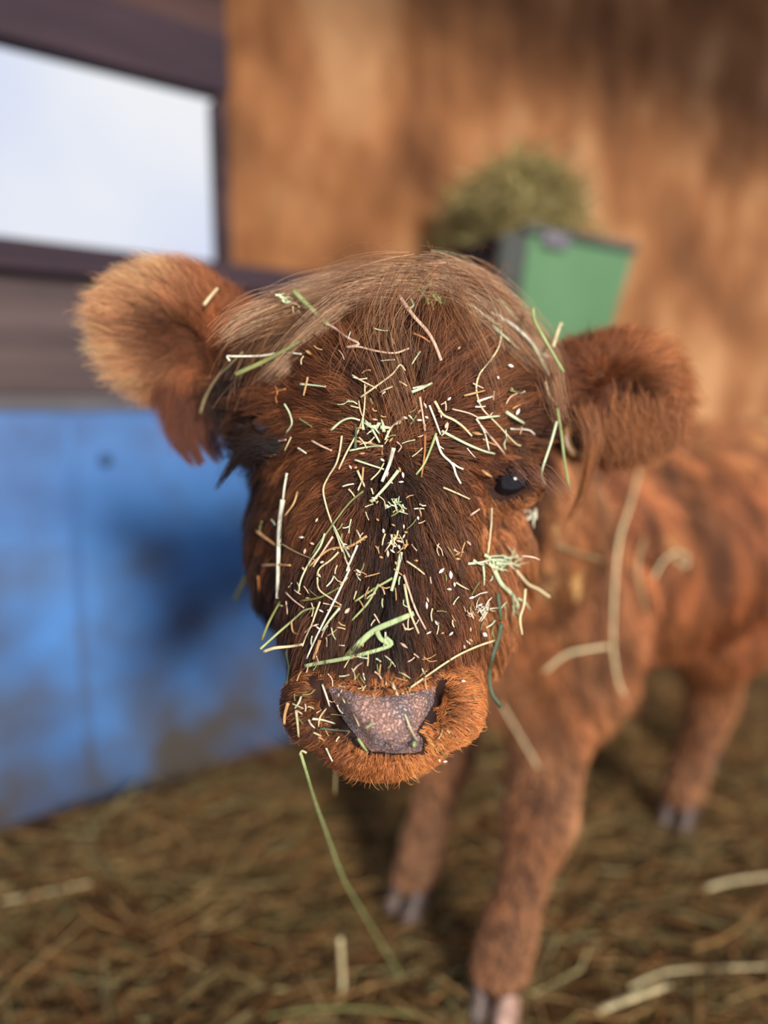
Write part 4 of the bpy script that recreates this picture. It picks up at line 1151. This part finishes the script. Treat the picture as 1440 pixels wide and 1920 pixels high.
# grass heads: a small spray of bracts on a stalk
def spray(center, n_, rad, colr, label, ang=None, name='grass_spray', cat='grass spray', w=4.0, group=None, depth=None, lift=.013):
    vs, fs = [], []
    r = np.random.default_rng(int(center[0] * 7 + center[1]))
    for k_ in range(n_):
        a_ = r.uniform(0, 6.28) if ang is None else ang + r.normal() * .55
        ln = rad * r.uniform(.5, 1.0)
        c0 = (center[0] + r.normal() * rad * .30, center[1] + r.normal() * rad * .22)
        q = [c0, (c0[0] + ln * .5 * math.cos(a_) + r.normal() * 2, c0[1] + ln * .5 * math.sin(a_) + r.normal() * 2), (c0[0] + ln * math.cos(a_), c0[1] + ln * math.sin(a_))]
        if depth: q = [(x, y, depth + r.normal() * .004) for x, y in q]
        P_ = on_face(q, lift)
        v_, f_ = stem_geo(P_, w * r.uniform(.6, 1.3) / FPX * .47, .4, .35, n_=6)
        b_ = len(vs); vs += list(v_); fs += [tuple(i_ + b_ for i_ in ff) for ff in f_]
    return tag(place_mesh(name, vs, fs, hay_mat(colr)), label, cat, group)
spray((705, 800), 9, 26, 'lgreen', 'flattened pale grass head in the tangle between the eyes', w=7)
spray((525, 556), 7, 22, 'lgreen', 'whitish frayed grass head on the forelock beside the thick green stem', ang=.4, w=6)
spray((562, 572), 8, 26, 'straw', 'yellowish grass head under the thick green stem on the forelock', ang=.8, w=4)
spray((812, 556), 8, 22, 'green', 'green grass spray in the hollow of the crown', ang=.7, w=4)
spray((742, 945), 13, 20, 'lgreen', 'tangle of short pale bits at the top of the nose bridge', w=4)
spray((738, 1005), 8, 26, 'straw', 'upright pale bits bunched on the nose bridge', ang=1.4, w=3.5)
spray((930, 1052), 16, 42, 'lgreen', 'pale green hay clump caught on the cheek below the open eye', ang=.3, w=6, name='hay_clump', cat='hay clump')
spray((958, 1048), 12, 32, 'straw', 'loose straw fringe on top of the cheek hay clump', w=3.6, name='hay_clump', cat='hay clump')
spray((962, 1130), 9, 34, 'lgreen', 'frayed grass head at the end of the crumpled cheek blade', ang=1.5, w=4)
spray((905, 1142), 13, 24, 'pale', 'scatter of whitish florets on the lower cheek', w=3, )
spray((880, 1150), 8, 16, 'pink', 'pinkish floret cluster on the lower cheek', w=3)
spray((1002, 965), 5, 28, 'pale', 'blurred pale husk hanging from the cheek edge', ang=1.9, w=6, depth=.56, name='hay_tuft', cat='hay tuft')

# husks, seeds and short bits by area of the face
def husk(px, py, ln, wd, ang, colr, label, group):
    p = on_fur(px, py, .012)
    if p is None: return
    d = depth_of(p); k = d / FPX
    ex = RGT * math.cos(ang) - UPV * math.sin(ang); ey = -RGT * math.sin(ang) - UPV * math.cos(ang)
    ex = nrm(ex + FWD * rng.normal() * .25)
    vs, fs = [], []
    prof = [(-1, .06), (-.7, .55), (-.2, 1.0), (.3, .85), (.75, .4), (1.0, .04)]
    for s_, r_ in prof:
        for q in range(6):
            a_ = q * math.pi / 3
            vs.append(p + ex * s_ * ln * .5 * k + ey * r_ * wd * .5 * k * math.cos(a_) - FWD * r_ * wd * .35 * k * math.sin(a_))
    for i_ in range(5):
        for q in range(6): fs.append((i_ * 6 + q, i_ * 6 + (q + 1) % 6, (i_ + 1) * 6 + (q + 1) % 6, (i_ + 1) * 6 + q))
    fs.append(tuple(range(6))[::-1]); fs.append(tuple(30 + q for q in range(6)))
    tag(place_mesh('seed_husk', vs, fs, hay_mat(colr)), label, 'seed husk', group)
# single husks that stand out
for q in ((958, 686, 14, 7, .2, 'white', 'whitish husk on the forehead beside the curly stem'), (934, 708, 7, 6, .9, 'white', 'round white seed on the forehead beside the curly stem'), (971, 772, 15, 7, -1.1, 'white', 'white husk above the wide chip over the open eye'),
          (837, 797, 15, 7, -1.2, 'pink', 'pinkish husk beside the straw stem with a torn sheath'), (894, 813, 24, 7, .25, 'tan', 'long tan husk between the brow chips'), (842, 748, 11, 6, -.7, 'white', 'pale husk under the forehead beside the brow chips'),
          (579, 661, 14, 7, .5, 'tan', 'tan husk on the brow below the kinked stem'), (861, 652, 11, 6, -1.0, 'tan', 'tan husk in the thin hair of the forehead'),
          (828, 1070, 16, 7, -.7, 'white', 'whitish husk on the reddish side of the nose'), (845, 1078, 17, 8, 1.5, 'white', 'plump white husk on the reddish side of the nose'),
          (800, 1135, 15, 5, 1.5, 'white', 'slim white husk on the nose bridge beside the long pink stem'), (757, 1210, 18, 6, .6, 'pink', 'pinkish husk beside the folded leaf'),
          (909, 1190, 12, 9, .6, 'white', 'heart-shaped white husk beside the dark green hanging blade'), (651, 1145, 14, 8, -.8, 'pink', 'pinkish husk beside the short straight green stem'),
          (727, 1038, 15, 6, 1.5, 'pink', 'pinkish husk beside the split stem on the nose bridge'), (823, 1305, 13, 6, .4, 'pale', 'pale husk in the pink nostril'),
          (869, 1277, 9, 5, 0, 'white', 'white seed on the furry side of the muzzle'), (835, 1440, 9, 5, 0, 'white', 'white seed hanging under the chin'), (824, 1438, 6, 5, 1, 'white', 'smaller white seed hanging under the chin')):
    if q[1] > 1430:
        px_, py_ = q[0], q[1] - 12
        husk(px_, py_, *q[2:6], q[6], None)
    else: husk(*q[:7], None)
AREAS = [
 # polygon box, count, kind, label, group, angle mean/spread, length range
 ((640, 800, 690, 850), 26, 'bit', 'short hay bit scattered in the fur between the eyes', 'bits between the eyes'),
 ((820, 990, 720, 850), 18, 'bit', 'small hay bit scattered over the brow above the open eye', 'bits over the open eye'),
 ((640, 790, 910, 1030), 30, 'bit', 'short hay bit scattered at the top of the nose bridge', 'bits at the top of the nose bridge'),
 ((660, 790, 1040, 1190), 24, 'bit', 'small hay bit scattered on the bridge of the nose', 'bits on the nose bridge'),
 ((530, 660, 1040, 1230), 30, 'bit', 'small hay bit scattered on the dark lower cheek', 'bits on the dark cheek'),
 ((790, 930, 1000, 1180), 24, 'bit', 'small hay bit scattered on the reddish cheek', 'bits on the reddish cheek'),
 ((560, 800, 1225, 1275), 30, 'bit', 'short hay bit scattered along the top of the muzzle', 'bits along the top of the muzzle'),
 ((625, 800, 1275, 1320), 26, 'crumb', 'tiny hay crumb dusted on the nose', 'crumbs on the nose'),
 ((545, 640, 1300, 1410), 18, 'bit', 'short hay bit caught in the fur beside the dark nostril', 'bits beside the dark nostril'),
 ((820, 890, 1300, 1420), 8, 'crumb', 'tiny hay crumb in the orange fur of the muzzle', 'crumbs in the orange muzzle fur'),
 ((690, 790, 930, 1060), 26, 'husk', 'little seed husk lying on the nose bridge', 'husks on the nose bridge'),
 ((640, 850, 760, 920), 22, 'husk', 'little seed husk lying between the eyes', 'husks between the eyes'),
 ((560, 680, 960, 1220), 20, 'husk', 'little seed husk lying on the darker cheek', 'husks on the dark cheek'),
 ((800, 930, 1000, 1230), 18, 'husk', 'little seed husk lying on the reddish cheek', 'husks on the reddish cheek'),
 ((560, 900, 610, 730), 12, 'bit', 'thin hay bit lying in the short fur of the forehead', 'bits on the forehead'),
 ((480, 570, 700, 1000), 10, 'bit', 'thin hay bit lying on the temple beside the hidden eye', 'bits on the temple'),
]
r_ = np.random.default_rng(77)
for (x0, x1, y0, y1), n_, kind, lab, grp in AREAS:
    for k_ in range(n_):
        x, y = r_.uniform(x0, x1), r_.uniform(y0, y1)
        a_ = r_.uniform(0, 3.14)
        if kind == 'husk': husk(x, y, r_.uniform(7, 13), r_.uniform(3.5, 6), a_, r_.choice(['pink', 'tan', 'white', 'pale']), lab, grp); continue
        ln = r_.uniform(10, 30) if kind == 'bit' else r_.uniform(5, 13)
        if on_calf(x, y) is None: continue
        a_ = r_.normal(1.2, .8) if y > 900 else a_
        b_ = a_ + r_.normal() * .35
        q = [(x, y), (x + ln * .5 * math.cos(a_), y + ln * .5 * math.sin(a_)), (x + ln * .5 * (math.cos(a_) + math.cos(b_)), y + ln * .5 * (math.sin(a_) + math.sin(b_)))]
        cc = str(r_.choice(['straw', 'pale', 'lgreen', 'tan', 'pink', 'olive'] if kind == 'bit' else ['straw', 'tan', 'dull', 'olive']))
        stem(q, r_.uniform(2.2, 4.0) if kind == 'bit' else r_.uniform(2, 3), cc, lab, name='hay_bit', cat='hay bit', group=grp, lift=.011 if y < 1270 else .006)

# chip on the high ear, hay on the coat
stem([(382, 572, .535), (395, 555, .535), (408, 540, .535)], 7, 'straw', 'straw chip caught on top of the high ear')
stem([(446, 590, .50), (452, 612, .50)], 3, 'rust', 'tan chip crossing the tip of the forelock beside the high ear')
def coat_stem(pts, w, c, lab, lift=.05):
    P3 = []
    for x, y in pts:
        r = Vector(ray(x, y)); h = bvh.ray_cast(Vector(EYE), r)
        P3.append(at(x, y, depth_of(h[0]) - lift) if h[0] is not None else (at(x, y, depth_of(P3[-1]) if P3 else 1.0)))
    P3 = np.array(P3); d = np.array([depth_of(p) for p in P3])
    for _ in range(2): d[1:-1] = np.minimum(d[1:-1], (d[:-2] + d[2:]) / 2)
    P3 = np.array([at(x, y, dd_) for (x, y), dd_ in zip(pts, d)])
    vs, fs = stem_geo(P3, w * .62 / FPX * d.mean(), .5, .8)
    tag(place_mesh('hay_stalk', vs, fs, hay_mat(c)), lab, 'hay stalk')
coat_stem([(1205, 850), (1185, 935), (1162, 1010), (1153, 1090), (1150, 1160), (1150, 1220), (1160, 1280), (1172, 1304)], 10, 'straw', 'long straw hanging down the neck from below the tagged ear')
coat_stem([(1225, 1085), (1245, 1050), (1270, 1035), (1290, 1045), (1285, 1062), (1262, 1045)], 7, 'straw', 'straw curled in a loop on the shoulder')
coat_stem([(1208, 1010), (1195, 1060), (1205, 1130), (1222, 1190)], 11, 'dull', 'dull straw on the shoulder between the loop and the long hanging straw')
coat_stem([(1020, 1260), (1060, 1228), (1100, 1218), (1140, 1212)], 12, 'straw', 'thick straw lying level on the chest')
coat_stem([(1040, 1020), (1085, 1038), (1130, 1050)], 9, 'dull', 'blurred straw lying on the neck')
coat_stem([(940, 1320), (975, 1380), (1010, 1440)], 7, 'straw', 'straw slanting over the top of the front leg')
coat_stem([(890, 1400), (910, 1440), (945, 1490)], 8, 'dull', 'dull straw hanging before the front leg')

# ================================================================== green hay feeder on the wall
m_green = noise_mat('green_plastic', [(0.3, srgb(78, 116, 78)), (0.7, srgb(96, 134, 94))], nscale=3, rough=0.5, spec=0.4)
m_blk = noise_mat('black_plastic', [(0.3, srgb(14, 14, 18)), (0.7, srgb(26, 27, 34))], nscale=5, rough=0.55)
m_gry = noise_mat('grey_edge', [(0.3, srgb(62, 66, 62)), (0.7, srgb(92, 94, 88))], nscale=6, rough=0.5)
m_lav = noise_mat('pale_block', [(0.3, srgb(104, 98, 106)), (0.7, srgb(134, 126, 136))], nscale=12, rough=0.4)
FD = .42
tA, zA = wall_hit(968, 412, FD)
tB, zB = wall_hit(1188, 492, FD)
zbot = wall_hit(1163, 662, FD)[1]
ztop = (zA + zB) / 2
feeder = bpy.data.objects.new('hay_feeder', None); C.objects.link(feeder)
fw, fh = tB - tA, ztop - zbot
feeder.matrix_world = wall_M() @ Matrix.Translation((tA, .004, zbot))
bpy.context.view_layer.update()
tag(feeder, 'green and black plastic hay feeder hung on the tan wall', 'hay feeder')
def fpart(nm, boxes, mat, bev=.006, M=None):
    o = bevel_box(boxes, nm, mat, bev=bev)
    o.matrix_world = feeder.matrix_world @ (M or Matrix.Identity(4))
    o.parent = feeder; o.matrix_parent_inverse = feeder.matrix_world.inverted(); return o
def prism(nm, quad_pairs, mat):
    bm = bmesh.new()
    vs = [bm.verts.new(p) for p in quad_pairs]
    for f in ((0, 1, 2, 3), (7, 6, 5, 4), (0, 4, 5, 1), (1, 5, 6, 2), (2, 6, 7, 3), (3, 7, 4, 0)): bm.faces.new([vs[i_] for i_ in f])
    bmesh.ops.recalc_face_normals(bm, faces=bm.faces[:])
    bmesh.ops.bevel(bm, geom=bm.edges[:], offset=.005, segments=2, affect='EDGES')
    me = bpy.data.meshes.new(nm); bm.to_mesh(me); bm.free()
    o = link_mesh(nm, me, mat, smooth=False); o.matrix_world = feeder.matrix_world
    o.parent = feeder; o.matrix_parent_inverse = feeder.matrix_world.inverted(); return o
tp = .05                                                     # the front leans in towards its foot
fpart_front = prism('front_panel', [(.03, FD, fh), (fw, FD, fh), (fw - tp * .6, FD - tp, 0), (.03 + .01, FD - tp, 0), (.03, FD - .02, fh), (fw, FD - .02, fh), (fw - tp * .6, FD - tp - .02, 0), (.04, FD - tp - .02, 0)], m_green)
prism('side_panel', [(0, .0, fh), (0, FD - .03, fh), (0, FD - tp - .03, 0), (0, .0, 0), (.02, .0, fh), (.02, FD - .03, fh), (.02, FD - tp - .03, 0), (.02, .0, 0)], m_blk)
prism('side_panel', [(fw, .0, fh), (fw, FD - .03, fh), (fw - tp * .6, FD - tp - .03, 0), (fw - tp * .6, .0, 0), (fw - .02, .0, fh), (fw - .02, FD - .03, fh), (fw - .02 - tp * .6, FD - tp - .03, 0), (fw - .02 - tp * .6, .0, 0)], m_green)
prism('corner_strip', [(-.012, FD - .03, fh), (.032, FD + .004, fh), (.040, FD - tp + .004, 0), (-.004, FD - tp - .03, 0), (-.006, FD - .045, fh), (.036, FD - .015, fh), (.044, FD - tp - .015, 0), (.002, FD - tp - .045, 0)], m_gry)
fpart('bottom_panel', [((fw / 2, (FD - tp) / 2, .01), (fw - .06, FD - tp - .04, .02))], m_blk)
fpart('rim', [((fw / 2 + .01, FD - .006, fh + .008), (fw - .02, .032, .018))], m_gry, .005)
fpart('clip', [((.105, FD - .004, fh - .008), (.075, .035, .03))], m_lav, .01)  # small pale lavender block at the top of the front
# hay heaped in it
m_hayheap = attr_mat('loose_hay', rough=.7, spec=.2)
def heap(name, n_, posfn, lenr, wr, cols, flatdir, label, cat, seed):
    r = np.random.default_rng(seed)
    NPT = 4
    Vs, Fs, Ts = [], [], []
    for k_ in range(n_):
        p, d = posfn(r)
        ln = r.uniform(*lenr); w = r.uniform(*wr)
        bend = r.normal(size=3) * .25
        u = np.linspace(-.5, .5, NPT)
        G = p + d * (u * ln)[:, None] + bend * (u ** 2)[:, None] * ln
        side = np.cross(d, flatdir + r.normal(size=3) * .5); side /= np.linalg.norm(side) + 1e-9
        up = np.cross(side, d); up /= np.linalg.norm(up) + 1e-9
        b0 = sum(len(v) for v in Vs)
        ring = []
        for i_ in range(NPT):
            ww = w * (1 - .4 * abs(u[i_]))
            ring += [G[i_] + side * ww, G[i_] + up * ww * .6, G[i_] - side * ww]
        Vs.append(ring)
        for i_ in range(NPT - 1):
            for q in range(3): Fs.append((b0 + i_ * 3 + q, b0 + i_ * 3 + (q + 1) % 3, b0 + i_ * 3 + 3 + (q + 1) % 3, b0 + i_ * 3 + 3 + q))
        c = np.array(cols[r.integers(len(cols))]) * math.exp(r.normal() * .25)
        Ts.append(np.tile(np.append(np.clip(c, 0, .9), 1), (NPT * 3, 1)))
    Vs = np.concatenate([np.array(v) for v in Vs]); c = Vs.mean(0)
    me = quads_mesh(Vs - c, np.array(Fs))
    at_ = me.attributes.new('tint', 'FLOAT_COLOR', 'POINT'); at_.data.foreach_set('color', np.concatenate(Ts).astype(np.float32).ravel())
    o = link_mesh(name, me, m_hayheap, smooth=False); o.location = c
    return tag(o, label, cat, kind='stuff')
FMW = np.array(feeder.matrix_world)
def to_w(x, y, z): return (FMW @ np.array([x, y, z, 1]))[:3]
HC1 = [srgb(196, 178, 122), srgb(170, 156, 98), srgb(142, 128, 76), srgb(210, 186, 134), srgb(160, 152, 100)]
def fpos(r):
    x = r.uniform(.07, fw - .05); y = r.uniform(.09, FD - .09)
    hgt = .215 * math.exp(-((x - fw * .55) / (fw * .50)) ** 2) * math.exp(-((y - FD * .5) / (FD * .55)) ** 2) + .02
    z = fh - .10 + (hgt + .10) * (r.random() ** .6)
    a_ = r.uniform(0, 6.28); el_ = r.normal() * .45
    return to_w(x, y, z), np.array([math.cos(a_) * math.cos(el_), math.sin(a_) * math.cos(el_), math.sin(el_)])
heap('feeder_hay', 2600, fpos, (.05, .17), (.0012, .0028), HC1, np.array([0, 0, 1.]), 'olive hay heaped in the green feeder', 'hay', 3)

# ================================================================== bedding on the floor
HC2 = [srgb(158, 120, 74), srgb(124, 94, 54), srgb(176, 142, 94), srgb(100, 70, 40), srgb(118, 110, 68), srgb(82, 54, 32), srgb(138, 94, 54), srgb(146, 136, 94)]
WALLN = WNRM
def bpos(r):
    while True:
        if r.random() < .55: x, y = r.uniform(-.9, .9), r.uniform(.45, 1.7)
        else: x, y = r.uniform(-1.3, 2.4), r.uniform(.35, 3.0)
        if (np.array([x, y, 0]) - WP0) @ WNRM > .13: break
    a_ = r.normal(.25, .9); el_ = r.normal() * .14
    z = lump(x, y) - .006 + abs(r.normal()) * .012
    return np.array([x, y, z]), np.array([math.cos(a_) * math.cos(el_), math.sin(a_) * math.cos(el_), math.sin(el_)])
heap('straw_bedding', 15000, bpos, (.04, .22), (.0008, .0022), HC2, np.array([0, 0, 1.]), 'trampled olive and tan hay bedding covering the floor', 'bedding', 9)
def floor_stem(pts, w, c, lab, z=.02):
    P3 = np.array([ground(x, y, z) for x, y in pts]); d = np.mean([depth_of(p) for p in P3])
    vs, fs = stem_geo(P3, w * .7 / FPX * d, .6, .85, facing=UPV)
    tag(place_mesh('hay_stalk', vs, fs, hay_mat(c)), lab, 'hay stalk')
floor_stem([(1120, 1895), (1180, 1872), (1255, 1846)], 22, 'straw', 'thick pale straw on the floor beside the front hoof')
floor_stem([(1180, 1850), (1250, 1822), (1340, 1815), (1440, 1812)], 12, 'straw', 'long straw on the floor behind the thick pale one')
floor_stem([(1320, 1665), (1380, 1650), (1460, 1640)], 16, 'straw', 'straw on the floor between the front and hind legs', )
floor_stem([(500, 1905), (600, 1890), (700, 1893), (800, 1905)], 12, 'olive', 'long olive straw across the floor before the front hoof')
floor_stem([(0, 1690), (90, 1672), (170, 1655)], 10, 'straw', 'pale straw on the floor below the blue panel')
stem([(638, 1760, .90), (640, 1800, .92), (642, 1850, .94), (632, 1905, .96)], 9, 'straw', 'upright straw standing on the floor under the chin')
stem([(630, 1420, .62), (629, 1450, .63), (628, 1490, .64)], 4, 'dull', 'faint straw hanging behind the chin')
stem([(470, 1065, .60), (455, 1095, .62), (440, 1125, .64)], 10, 'olive', 'blurred olive blade behind the dark cheek')
